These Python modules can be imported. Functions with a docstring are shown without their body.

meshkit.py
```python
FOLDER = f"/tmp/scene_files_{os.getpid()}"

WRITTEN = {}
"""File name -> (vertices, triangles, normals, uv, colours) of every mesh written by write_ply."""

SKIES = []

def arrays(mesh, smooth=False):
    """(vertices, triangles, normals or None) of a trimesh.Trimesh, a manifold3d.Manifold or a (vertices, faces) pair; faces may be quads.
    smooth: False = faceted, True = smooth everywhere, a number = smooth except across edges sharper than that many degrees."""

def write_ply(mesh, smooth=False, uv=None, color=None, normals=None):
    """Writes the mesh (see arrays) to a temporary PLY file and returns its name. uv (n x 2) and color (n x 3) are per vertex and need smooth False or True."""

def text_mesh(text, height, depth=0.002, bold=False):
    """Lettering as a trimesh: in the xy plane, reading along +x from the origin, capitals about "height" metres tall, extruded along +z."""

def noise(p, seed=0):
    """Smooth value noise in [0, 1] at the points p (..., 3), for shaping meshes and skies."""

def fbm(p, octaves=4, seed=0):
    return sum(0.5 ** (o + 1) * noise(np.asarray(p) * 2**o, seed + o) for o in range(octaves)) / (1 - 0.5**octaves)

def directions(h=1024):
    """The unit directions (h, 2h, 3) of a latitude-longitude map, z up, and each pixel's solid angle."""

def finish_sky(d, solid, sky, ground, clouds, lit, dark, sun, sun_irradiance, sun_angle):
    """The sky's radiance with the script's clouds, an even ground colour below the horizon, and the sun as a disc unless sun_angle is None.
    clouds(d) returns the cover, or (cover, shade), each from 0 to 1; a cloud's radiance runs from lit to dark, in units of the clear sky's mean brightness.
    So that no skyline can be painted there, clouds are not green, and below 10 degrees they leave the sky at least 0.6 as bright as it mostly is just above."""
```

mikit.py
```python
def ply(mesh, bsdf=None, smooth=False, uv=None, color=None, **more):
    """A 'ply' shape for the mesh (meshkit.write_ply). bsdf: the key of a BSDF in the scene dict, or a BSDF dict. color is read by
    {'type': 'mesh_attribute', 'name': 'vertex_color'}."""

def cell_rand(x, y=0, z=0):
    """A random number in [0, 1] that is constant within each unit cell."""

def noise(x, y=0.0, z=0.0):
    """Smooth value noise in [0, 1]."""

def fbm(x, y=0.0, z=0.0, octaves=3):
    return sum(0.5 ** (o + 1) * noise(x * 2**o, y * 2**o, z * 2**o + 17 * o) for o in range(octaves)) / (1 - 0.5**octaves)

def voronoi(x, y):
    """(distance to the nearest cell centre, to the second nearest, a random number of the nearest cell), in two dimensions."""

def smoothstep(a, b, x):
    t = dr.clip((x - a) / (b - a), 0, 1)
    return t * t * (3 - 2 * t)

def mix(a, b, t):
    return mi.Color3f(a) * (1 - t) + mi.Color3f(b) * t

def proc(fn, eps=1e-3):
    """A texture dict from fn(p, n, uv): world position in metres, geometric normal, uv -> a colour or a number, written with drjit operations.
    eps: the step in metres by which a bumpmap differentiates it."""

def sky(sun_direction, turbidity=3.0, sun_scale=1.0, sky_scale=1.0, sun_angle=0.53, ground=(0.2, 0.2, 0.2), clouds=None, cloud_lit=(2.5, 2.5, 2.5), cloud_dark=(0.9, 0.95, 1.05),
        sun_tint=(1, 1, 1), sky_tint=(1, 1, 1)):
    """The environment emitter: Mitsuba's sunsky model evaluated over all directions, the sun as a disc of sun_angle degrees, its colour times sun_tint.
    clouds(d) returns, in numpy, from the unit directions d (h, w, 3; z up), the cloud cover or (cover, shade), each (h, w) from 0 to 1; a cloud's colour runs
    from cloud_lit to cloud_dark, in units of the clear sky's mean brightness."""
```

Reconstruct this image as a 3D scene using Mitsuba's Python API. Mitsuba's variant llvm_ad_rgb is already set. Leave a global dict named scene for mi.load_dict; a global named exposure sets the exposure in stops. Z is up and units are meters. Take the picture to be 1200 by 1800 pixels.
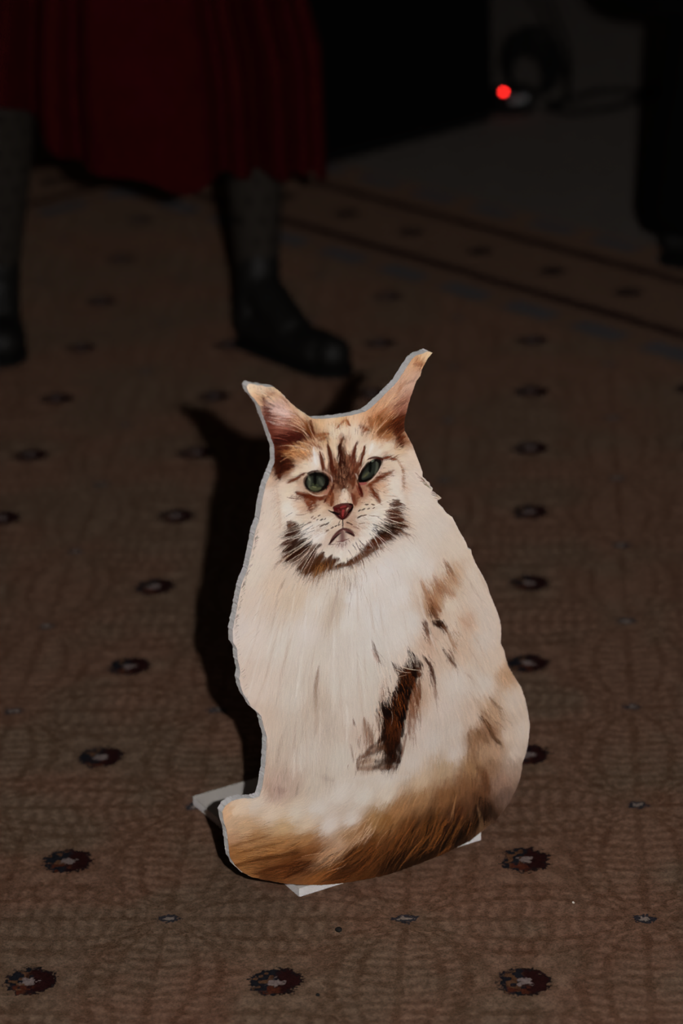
"""A cardboard-style cat cutout standing on a patterned carpet, lit by one camera flash in a dim hall."""
import math, random
import numpy as np, trimesh, shapely, manifold3d as m3, drjit as dr, mitsuba as mi, mikit
from shapely.geometry import Polygon
from mikit import noise, fbm, smoothstep, mix, cell_rand, proc

T = mi.ScalarTransform4f
# ------------------------------------------------------------------ camera, light, exposure
exposure = -0.5
EYE = np.array([0.0, 0.0, 1.6])
PITCH, ROLL = 0.3844, -0.0424
FWD = np.array([0, math.cos(PITCH), -math.sin(PITCH)])
UP0, RT0 = np.array([0, math.sin(PITCH), math.cos(PITCH)]), np.array([1.0, 0, 0])
UP = math.cos(ROLL) * UP0 - math.sin(ROLL) * RT0
scene = {
    "type": "scene",
    "camera": {"type": "thinlens", "fov": math.degrees(2 * math.atan(600 / 5037.6)), "fov_axis": "x", "aperture_radius": 0.015,
               "focus_distance": 3.12, "near_clip": 0.05, "far_clip": 60.0,
               "to_world": T().look_at(EYE.tolist(), (EYE + FWD).tolist(), UP.tolist())},
}
FLASH_POS, FLASH_RGB = np.array([0.185, -0.02, 1.665]), [50000.0, 48000.0, 46700.0]      # the lit window of the hand flash beside the lens
CEILING_LAMP_RGB = [0.20, 0.165, 0.135]                                             # two dim ceiling lamps of the hall

labels = {}
rng = np.random.default_rng(11)


# ------------------------------------------------------------------ helpers
def tag(key, label=None, category=None, group=None, kind=None):
    d = labels.setdefault(key, {})
    for k, v in (("label", label), ("category", category), ("group", group), ("kind", kind)):
        if v:
            d[k] = v
    return key


def put(key, mesh, bsdf, smooth=False, **more):
    base, i = key, 0
    while key in scene:
        i += 1
        key = f"{base}_{i:03d}"
    scene[key] = mikit.ply(mesh, bsdf, smooth=smooth, **more)
    return key


def mat(name, rgb, rough=0.6, spec=0.3, fn=None, **more):
    scene[name] = {"type": "twosided", "bsdf": {"type": "principled", "base_color": proc(fn) if fn else {"type": "rgb", "value": list(rgb)}, "roughness": rough, "specular": spec, **more}}
    return name


def man_mesh(m):
    q = m.to_mesh()
    return trimesh.Trimesh(q.vert_properties[:, :3], q.tri_verts, process=False)


def ball(p, r, seg=20):
    return m3.Manifold.sphere(r, seg).translate([float(v) for v in p])


def bone(p, q, r, s):
    return m3.Manifold.batch_hull([ball(p, r), ball(q, s)])


def body_mesh(bones, edge=0.02, it=14):
    m = m3.Manifold.batch_boolean([bone(*b) for b in bones], m3.OpType.Add).refine_to_length(edge)
    t = man_mesh(m)
    t.merge_vertices()
    before = np.array(t.vertices)
    trimesh.smoothing.filter_taubin(t, lamb=0.5, nu=0.53, iterations=it)
    step = np.array(t.vertices) - before
    far = np.linalg.norm(step, axis=1, keepdims=True)
    t.vertices = before + np.where(far < 0.02, step, 0.0)          # a loose vertex keeps its place
    return t


def rbox(size, r=0.004, at=(0, 0, 0), rotz=0.0):
    sx, sy, sz = (max(v / 2 - r, 1e-4) for v in size)
    m = m3.Manifold.batch_hull([ball((i * sx, j * sy, k * sz), r, 12) for i in (-1, 1) for j in (-1, 1) for k in (-1, 1)])
    return man_mesh(m.rotate([0, 0, math.degrees(rotz)]).translate([float(v) for v in at]))


def box(size, at=(0, 0, 0), rotz=0.0):
    t = trimesh.creation.box(size)
    t.apply_transform(trimesh.transformations.rotation_matrix(rotz, [0, 0, 1]))
    t.apply_translation(at)
    return t


def tube(path, r, sides=10, closed=False):
    """A round tube along a smooth path of points; r a number or one per point."""
    P = np.asarray(path, float)
    r = np.broadcast_to(r, len(P))
    n = len(P)
    tan = np.roll(P, -1, 0) - np.roll(P, 1, 0) if closed else np.gradient(P, axis=0)
    tan /= np.linalg.norm(tan, axis=1, keepdims=True)
    ref = np.cross(tan[0], [0.3, 0.2, 0.9])
    V = []
    for i in range(n):
        ref = ref - tan[i] * (ref @ tan[i])
        ref /= np.linalg.norm(ref)
        bi = np.cross(tan[i], ref)
        a = np.linspace(0, 2 * math.pi, sides, endpoint=False)
        V.append(P[i] + r[i] * (np.cos(a)[:, None] * ref + np.sin(a)[:, None] * bi))
    V = np.concatenate(V)
    F = []
    for i in range(n if closed else n - 1):
        for k in range(sides):
            a, b = i * sides + k, i * sides + (k + 1) % sides
            c, d = ((i + 1) % n) * sides + k, ((i + 1) % n) * sides + (k + 1) % sides
            F += [[a, b, d], [a, d, c]]
    if not closed:
        V = np.vstack([V, P[0], P[-1]])
        for k in range(sides):
            F.append([n * sides, (k + 1) % sides, k])
            F.append([n * sides + 1, (n - 1) * sides + k, (n - 1) * sides + (k + 1) % sides])
    return trimesh.Trimesh(V, F, process=False)


def spline(pts, n=40, closed=False):
    from scipy.interpolate import CubicSpline
    P = np.asarray(pts, float)
    if closed:
        P = np.vstack([P, P[:1]])
    t = np.r_[0, np.cumsum(np.linalg.norm(np.diff(P, axis=0), axis=1))]
    s = CubicSpline(t, P, bc_type="periodic" if closed else "natural")
    return s(np.linspace(0, t[-1], n, endpoint=not closed))


# ------------------------------------------------------------------ the hall
RX0, RX1, RY0, RY1, RH = -3.2, 3.4, -2.6, 9.4, 3.1
S = 0.2632                      # one repeat of the carpet's pattern, metres
COX, COY, CYAW = 0.17136, 2.61312, -0.0812
CC, CS = math.cos(CYAW), math.sin(CYAW)


def felt(p, n, uv):
    g = noise(p.x * 700, p.y * 700) * 0.5 + fbm(p.x * 90, p.y * 90) * 0.5
    return mi.Color3f(0.076, 0.066, 0.059) * (0.65 + 0.7 * g)


mat("grey_felt", None, 0.95, 0.05, fn=felt)
mat("wall_paint", (0.07, 0.058, 0.05), 0.8, 0.2)
mat("ceiling_paint", (0.10, 0.09, 0.08), 0.85, 0.2)
cx, cy = (RX0 + RX1) / 2, (RY0 + RY1) / 2
tag(put("floor", box((RX1 - RX0, RY1 - RY0, 0.1), (cx, cy, -0.052)), "grey_felt"), "plain grey felt floor around the patterned carpet", kind="structure")
tag(put("ceiling", box((RX1 - RX0, RY1 - RY0, 0.1), (cx, cy, RH + 0.05)), "ceiling_paint"), "plain pale ceiling of the hall", kind="structure")
tag(put("wall_back", box((RX1 - RX0, 0.1, RH), (cx, RY1 + 0.05, RH / 2)), "wall_paint"), "plain wall behind everything", kind="structure")
tag(put("wall_front", box((RX1 - RX0, 0.1, RH), (cx, RY0 - 0.05, RH / 2)), "wall_paint"), "plain wall behind the photographer", kind="structure")
tag(put("wall_left", box((0.1, RY1 - RY0, RH), (RX0 - 0.05, cy, RH / 2)), "wall_paint"), "plain wall on the left", kind="structure")
tag(put("wall_right", box((0.1, RY1 - RY0, RH), (RX1 + 0.05, cy, RH / 2)), "wall_paint"), "plain wall on the right", kind="structure")


# ------------------------------------------------------------------ the carpet
def carpet(p, n, uv):
    X, Y = p.x - COX, p.y - COY
    a, b = (CC * X + CS * Y) / S, (CC * Y - CS * X) / S
    pile = noise(a * 190, b * 190)                                # single tufts
    tuft = noise(a * 62, b * 62)
    a0, b0 = a, b
    a = a + 0.02 * (noise(a0 * 21, b0 * 21, 4.0) - 0.5) + 0.016 * (tuft - 0.5)
    b = b + 0.02 * (noise(a0 * 21, b0 * 21, 9.0) - 0.5) + 0.016 * (noise(a0 * 62, b0 * 62, 3.0) - 0.5)

    def leaf(u, v):
        """A ribbed almond along v: tone from 0 (line) to 1 (raised pile); outside -1."""
        w = 0.275 * dr.sqrt(dr.maximum(1 - dr.square(v / 0.42), 0)) + 1e-4
        e = dr.abs(u) / w
        line = smoothstep(0.13, 0.02, dr.abs(e - 1.0)) + smoothstep(0.10, 0.02, dr.abs(e - 0.62)) + smoothstep(0.024, 0.008, dr.abs(u))
        ribs = 0.5 + 0.5 * dr.cos(2 * math.pi * (v * 15 + dr.select(e > 0.62, 0.5, 0.0) - 0.6 * dr.abs(u) / 0.28))
        return dr.select(e < 1.12, dr.clip(0.2 + 0.8 * ribs - line, 0, 1), -1.0)

    fa, fb = a - dr.floor(a), b - dr.floor(b)
    tall = leaf(fa - 0.5, dr.select(fb > 0.5, fb - 1, fb))
    wide = leaf(fb - 0.5, dr.select(fa > 0.5, fa - 1, fa))
    sx, sy = dr.select(fa > 0.5, fa - 1, fa), dr.select(fb > 0.5, fb - 1, fb)
    r0 = dr.sqrt(dr.square(sx) + dr.square(sy))
    ang = dr.atan2(sy, sx)
    petal = smoothstep(0.25, 0.85, 0.5 + 0.5 * dr.cos(6 * ang)) * smoothstep(0.11, 0.15, r0) * smoothstep(0.27, 0.2, r0)
    rest = dr.clip(0.34 + 0.6 * petal, 0, 1)
    tone = dr.select(tall >= 0, tall, dr.select(wide >= 0, wide, rest))
    tone = dr.clip(0.20 + 0.54 * tone + 0.75 * (fbm(a0 * 26, b0 * 26, 2.0) - 0.5), 0, 1)
    col = mix((0.082, 0.0425, 0.0265), (0.172, 0.108, 0.075), tone)
    hue = smoothstep(0.35, 0.65, fbm(a0 * 2.3, b0 * 2.3, 7.0))
    col = col * mix((0.94, 1.02, 1.02), (1.05, 0.98, 0.97), hue)

    # dark rosettes on the repeat, small ones between them
    rag = 0.030 * (noise(a0 * 52, b0 * 52, 1.0) - 0.5) + 0.026 * (noise(a0 * 120, b0 * 120, 5.0) - 0.5)
    ga, gb = a0 - dr.floor(a0 + 0.5), b0 - dr.floor(b0 + 0.5)
    r = dr.sqrt(dr.square(ga) + dr.square(gb)) + rag
    bits = noise(a0 * 47, b0 * 47, 21.0)
    left = smoothstep(0.56, 0.66, bits)
    ros = mix((0.009, 0.009, 0.012), (0.075, 0.037, 0.020), left * smoothstep(0.103, 0.085, r))
    right = smoothstep(-0.02, 0.015, ga + 0.05 * (bits - 0.5))
    ros = ros * (1 - right) + mix((0.016, 0.004, 0.004), (0.008, 0.006, 0.007), smoothstep(0.085, 0.10, r)) * right
    rust = smoothstep(0.055, 0.035, dr.abs(ga + 0.022)) * smoothstep(-0.02, -0.04, gb) * smoothstep(0.10, 0.085, r) * smoothstep(0.42, 0.55, noise(a0 * 50, b0 * 50, 33.0))
    ros = ros * (1 - rust) + mi.Color3f(0.050, 0.014, 0.008) * rust
    heart = smoothstep(0.035, 0.022, dr.sqrt(dr.square(ga * 0.9) + dr.square(gb * 1.1)) + rag * 0.9)
    ros = ros * (1 - heart) + mi.Color3f(0.150, 0.118, 0.112) * heart
    big = smoothstep(0.114, 0.096, r)
    ha, hb = a0 - dr.floor(a0) - 0.5, b0 - dr.floor(b0) - 0.5
    r2 = dr.sqrt(dr.square(ha * 0.82) + dr.square(hb * 1.1)) + rag * 0.8
    small = mix((0.19, 0.155, 0.135), (0.022, 0.021, 0.026), smoothstep(0.014, 0.022, r2))
    lit = smoothstep(0.042, 0.034, r2)
    # the border: two dark lines with rosettes between, rows of grey blocks on either side
    q = dr.maximum(a0 + b0 - 9.05, b0 - a0 - 15.45)
    run = dr.select(a0 + b0 - 9.05 > b0 - a0 - 15.45, (a0 - b0) * 0.5, (a0 + b0) * 0.5)
    field = smoothstep(-0.50, -0.52, q)
    col = col * (1 - big * field) + ros * (big * field)
    col = col * (1 - lit * field) + small * (lit * field)
    hem = 1 - smoothstep(-0.64, -0.66, q)
    col = col * (1 - hem) + mi.Color3f(0.105, 0.062, 0.042) * hem
    qn = q + 0.05 * (noise(a0 * 30, b0 * 30, 6.0) - 0.5)
    block = dr.abs(run * 2.2 - dr.floor(run * 2.2) - 0.5) < 0.33
    grey = dr.select(block, smoothstep(0.15, 0.11, dr.abs(qn + 0.43)) + smoothstep(0.15, 0.11, dr.abs(qn - 1.70)), 0)
    col = col * (1 - grey) + mi.Color3f(0.060, 0.058, 0.062) * grey
    dark = smoothstep(0.11, 0.07, dr.abs(qn)) + smoothstep(0.11, 0.07, dr.abs(qn - 1.2))
    col = col * (1 - dark) + mi.Color3f(0.026, 0.013, 0.011) * dark
    ur = (run + 0.005) / 0.52
    ur = (ur - dr.floor(ur + 0.5)) * 0.52 * 1.414
    rb = dr.sqrt(dr.square(ur) + dr.square((q - 0.6) * 0.7)) + rag
    bead = smoothstep(0.105, 0.09, rb)
    col = col * (1 - bead) + mi.Color3f(0.02, 0.012, 0.011) * bead
    return col * (0.56 + 0.88 * (0.65 * pile + 0.35 * tuft))


mat("woven_carpet", None, 0.95, 0.06, fn=carpet)


def carpet_point(a, b):
    return COX + S * (CC * a - CS * b), COY + S * (CS * a + CC * b)


edge = 10.96
poly = Polygon([carpet_point(*q) for q in ((edge + 9, -9), (-3.2, edge + 3.2), (-3.2 - 12, edge + 3.2 - 12), (-15.2, -19), (16, -19), (20, -9))])
poly = poly.intersection(shapely.box(RX0 + 0.05, RY0 + 0.05, RX1 - 0.05, RY1 - 0.05))
rug = trimesh.creation.extrude_polygon(poly, 0.002)
rug.apply_translation((0, 0, -0.002))
tag(put("carpet", rug, "woven_carpet"), "brown patterned carpet with dark rosettes and a striped border", "carpet")

# ------------------------------------------------------------------ the cat cutout
A_DIR, N_DIR = np.array([0.878610, 0.477541, 0.0]), np.array([0.477541, -0.878610, 0.0])     # along the board, and out of its printed face
B_ORG = np.array([0.04721, 2.86094, 0.0])
U_MM, V_MM = 260.0, 0.0                              # board drawing: millimetres, origin left of and below the board
THICK = 0.011
OUTLINE = """
1015 6167;1043 6194;1104 6177;1138 6153;1191 6150;1229 6119;1277 6112;1334 6092;1381 6052;1431 5987;1491 5916;1533 5865;1593 5802;1671 5735;1723 5686;1776 5653;1865 5632;1974 5613;2097 5601;2249 5590;2388 5596;2458 5616;2529 5658;
2601 5707;2685 5765;2757 5809;2817 5861;2875 5929;2939 6002;2992 6063;3048 6095;3127 6099;3195 6113;3247 6084;3196 6045;3150 5989;3100 5913;3091 5856;3038 5815;3000 5731;2955 5633;2916 5533;2889 5442;2870 5381;2872 5283;2910 5200;
2965 5090;3019 4936;3056 4829;3081 4752;3072 4715;3117 4657;3164 4613;3168 4572;3201 4541;3193 4517;3244 4467;3309 4402;3254 4389;3257 4359;3311 4295;3361 4219;3439 4146;3501 4008;3604 3809;3629 3728;3669 3707;3675 3655;3719 3533;
3809 3360;3862 3245;3900 3110;3978 2911;4010 2813;4035 2692;4036 2575;4026 2475;4070 2386;4088 2277;4128 2150;4186 2038;4286 1862;4334 1721;4369 1544;4397 1353;4378 1189;4344 1029;4291 901;4257 726;4187 575;4092 431;4016 353;
3895 259;3801 217;3696 167;3544 98;3440 82;3244 49;3053 30;2871 19;2675 6;2488 -2;2278 19;2066 48;1862 79;1616 131;1371 211;1154 296;1035 355;855 442;736 512;634 603;550 714;496 837;490 976;478 1162;444 1326;440 1400;480 1463;
566 1498;687 1493;821 1453;897 1454;939 1556;977 1726;1001 1866;1028 2146;999 2257;973 2414;915 2491;850 2559;833 2623;808 2672;777 2726;754 2799;740 2917;755 3001;733 3140;732 3274;691 3351;692 3484;719 3596;744 3668;772 3793;
798 3885;824 3977;854 4041;893 4113;924 4188;949 4273;983 4395;1026 4553;1080 4670;1126 4878;1183 5057;1236 5148;1274 5229;1297 5275;1298 5363;1299 5452;1265 5561;1220 5710;1185 5818;1152 5926;1103 6011;1053 6071;1018 6147;"""
# ground tones of the print: place (1/10 mm), ink colour; all print inks are lightened towards the bottom to offset flash falloff
TONES = """
1045 6148 234 216 188;1088 6089 224 191 154;1149 6001 210 160 118;1119 5945 223 202 178;1199 6066 233 213 191;1305 6043 228 204 176;1370 5999 221 188 152;1343 5885 200 165 156;1386 5800 188 145 132;1415 5718 168 116 100;
1451 5635 136 81 67;1473 5535 79 33 24;1529 5452 60 19 12;1307 5590 113 61 50;1357 5516 97 45 36;1325 5675 107 57 45;1463 5985 218 185 153;1544 5855 209 168 131;1639 5740 220 194 163;1702 5644 210 173 136;1568 5673 164 108 78;
1645 5580 135 76 49;1446 5913 201 161 137;1231 5670 169 123 101;1731 5529 95 50 23;1836 5583 222 186 144;1972 5573 228 197 163;2108 5543 220 182 138;2246 5539 228 195 163;2384 5522 222 180 143;2525 5544 209 155 114;
1364 5400 78 32 15;1323 5269 65 25 11;1338 5163 60 22 7;1433 5289 57 20 8;1393 5189 53 18 6;1473 5152 137 85 56;1633 5340 215 177 136;1548 5295 191 137 94;1683 5265 199 150 107;1498 5370 135 76 47;1770 5227 235 232 228;
1780 5147 233 226 216;1747 5315 223 196 167;1538 5092 229 215 193;1397 4996 225 206 187;1643 5133 227 210 186;1710 5118 229 217 200;1883 5144 229 212 189;1991 5229 224 203 174;2000 5439 228 214 192;2104 5448 231 216 195;
2275 5405 231 218 200;1928 5371 209 170 127;2179 5271 224 198 171;2236 5304 231 214 192;2030 5330 226 205 177;2322 5188 229 212 188;2425 5165 233 223 209;2475 5187 233 228 218;2513 5243 222 189 153;2092 5174 136 83 57;
2191 5055 123 72 52;1985 5101 110 59 39;2014 4985 71 35 24;2115 4923 60 28 17;2207 4954 96 52 36;2271 4992 108 61 41;2077 4854 85 48 34;2123 4791 161 121 96;2105 4704 221 201 176;2144 4630 226 206 184;2081 4631 223 199 174;
2230 4851 105 59 37;2024 4892 58 28 17;1968 4748 175 124 93;1944 4676 120 63 38;2222 4664 122 61 39;2308 4710 151 96 71;2276 4612 195 155 125;1894 4635 213 187 158;1789 4608 219 198 174;1440 4921 227 211 189;1390 4869 228 213 194;
1690 4709 109 53 27;1587 4707 212 182 155;1417 4733 233 227 216;1482 4666 234 227 217;1312 4693 219 204 187;1650 4594 219 201 180;1269 4896 219 201 186;1192 4734 219 204 190;1061 4441 225 210 197;942 4144 221 209 195;
1253 5105 218 192 167;1190 4928 221 204 190;1781 4453 226 218 208;1885 4454 225 216 201;1986 4384 214 196 175;1947 4295 204 181 162;1775 4323 233 227 222;1640 4401 233 227 220;1688 4258 229 221 211;1542 4509 225 216 201;
2047 4172 195 172 161;2042 4061 232 224 214;2038 3976 226 217 202;1904 4121 220 210 197;2184 4106 226 216 204;2166 4011 227 216 202;1874 4214 207 187 171;2326 4125 229 221 211;2161 4376 182 147 125;2226 4262 200 172 152;
2337 4387 227 218 206;2441 4343 230 225 215;2479 4401 230 224 213;2402 4253 228 222 211;2342 4498 222 204 181;2450 4572 223 204 181;2537 4453 228 218 203;2558 4626 221 198 174;2703 4711 233 223 210;2727 4600 232 224 212;
2625 4531 224 210 193;2526 4699 202 158 127;2802 4491 224 213 201;2857 4643 221 201 184;2917 4728 223 208 194;2715 5036 227 210 189;2817 4915 225 208 189;2788 5085 221 192 157;2649 5148 229 214 191;2541 5075 233 226 212;
2366 5081 223 205 180;2941 4986 225 205 186;3024 4704 223 208 194;2981 4516 225 213 201;2757 5384 84 38 17;2795 5279 82 35 15;2731 5454 134 76 40;2827 5174 102 48 22;2590 5420 159 95 54;2550 5300 189 137 96;2654 5277 178 120 77;
2836 5432 128 70 52;2878 5228 201 158 126;2668 5629 192 144 110;2741 5710 206 164 138;2805 5535 162 110 91;2892 5614 187 141 118;2968 5759 205 170 149;2884 5776 208 173 150;3030 5938 206 161 130;2998 6009 219 180 142;
3068 6020 180 118 76;3119 6061 230 199 159;3191 6097 234 209 171;3027 5843 202 167 145;2929 5863 212 174 145;2583 5615 208 164 128;2488 5507 186 130 90;2949 5634 176 127 107;942 4144 221 209 195;990 3804 216 200 186;
1200 3884 217 197 177;1465 3685 213 194 173;1737 3537 223 214 203;2158 3511 228 223 218;2595 3739 226 220 215;2432 3240 225 220 215;1301 3193 219 211 201;897 3364 221 209 199;766 3465 217 206 198;1708 2951 214 204 192;
1994 3012 215 206 196;2347 2921 221 215 207;2307 3676 227 221 215;2027 3745 221 211 200;1946 3498 203 188 171;1903 3340 200 184 167;2727 3437 225 219 213;2858 3063 225 218 210;2710 2964 224 217 209;1583 3254 222 213 205;
2076 3262 224 218 210;806 2987 213 196 182;788 3259 217 204 193;1002 2800 218 203 190;1407 2555 212 202 190;1682 2412 199 183 167;1973 2540 215 206 195;2262 2600 218 210 199;2319 2239 212 201 188;2099 2160 214 202 190;
1102 2091 208 191 175;976 2332 211 191 174;1512 1837 209 198 186;1933 1648 212 203 191;1211 1505 194 172 156;1139 1484 185 158 144;1636 1452 201 188 173;1383 2081 206 193 179;1736 2052 200 185 171;2159 1865 206 188 173;
1913 1216 218 209 199;1619 1104 217 208 198;852 1386 216 201 185;643 1392 224 201 176;488 1368 209 171 135;564 1241 198 166 135;2497 1203 218 208 196;2198 1076 218 210 199;2042 836 218 209 200;1751 852 217 207 198;
1333 1118 217 204 188;2489 991 217 204 188;1053 1201 217 198 177;1467 937 212 192 168;697 1131 194 161 126;827 952 165 122 81;1184 986 197 165 125;1174 811 166 117 72;1458 761 161 116 74;1524 634 128 79 44;586 1025 179 140 108;
543 897 143 96 54;675 751 143 96 54;1027 714 137 88 48;1308 629 92 51 23;1158 496 104 58 27;879 617 126 81 46;1513 408 93 54 29;1698 495 159 119 88;1885 596 195 163 137;1975 641 159 120 83;2059 399 88 50 23;1869 240 69 37 16;
1576 215 129 81 44;1758 202 90 50 24;942 470 79 44 21;736 590 138 93 54;2247 487 87 48 21;2478 707 134 90 50;2332 750 158 118 74;2180 651 143 98 56;2106 638 166 124 88;2630 806 157 113 74;2770 547 92 52 24;2611 304 69 37 16;
2456 132 49 25 11;2158 115 78 44 19;2985 264 55 30 14;3069 531 81 47 22;2930 862 158 118 81;3228 775 136 93 60;3372 514 69 37 20;3288 246 40 20 10;3533 831 124 85 57;3681 642 97 61 40;3751 401 46 27 17;3610 296 46 27 14;
3724 225 107 78 56;3904 341 78 55 43;4063 516 111 87 75;3991 757 148 117 99;4148 873 162 138 121;3842 961 144 110 84;2906 141 40 22 11;2312 250 84 46 21;3439 200 42 24 12;3050 4433 227 215 202;3183 4068 222 211 199;
3466 3798 222 207 190;2885 3803 225 219 211;3312 3564 218 202 185;3095 3617 224 214 205;3676 3406 218 203 187;3383 3465 192 155 123;3233 3365 178 140 108;3074 3418 216 197 179;3170 3203 166 122 88;3373 3138 219 203 185;
3812 2889 216 201 187;3588 2863 204 173 149;3402 2855 216 198 180;3743 3100 219 203 188;3805 2598 215 201 188;3948 2279 215 196 178;4089 2107 190 153 120;4165 1723 213 196 180;4288 1328 214 198 183;4198 1063 206 189 174;
3792 2052 215 203 191;3419 2152 217 206 195;3262 1898 214 199 187;3505 2550 208 183 161;3286 2677 209 189 170;3139 2715 202 173 151;3630 1654 208 187 169;3858 1663 189 156 126;3700 1420 140 103 74;3710 1201 172 139 111;
3939 1209 181 148 121;4095 1310 208 188 170;3394 1290 212 200 190;3101 1530 209 198 188;3616 1083 155 118 82;3239 1133 183 156 126;2937 1062 202 178 151;2834 1321 212 200 189;2959 1712 209 194 182;2897 2082 193 164 141;
3403 1589 210 197 185;3852 1392 165 126 97;"""
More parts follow.
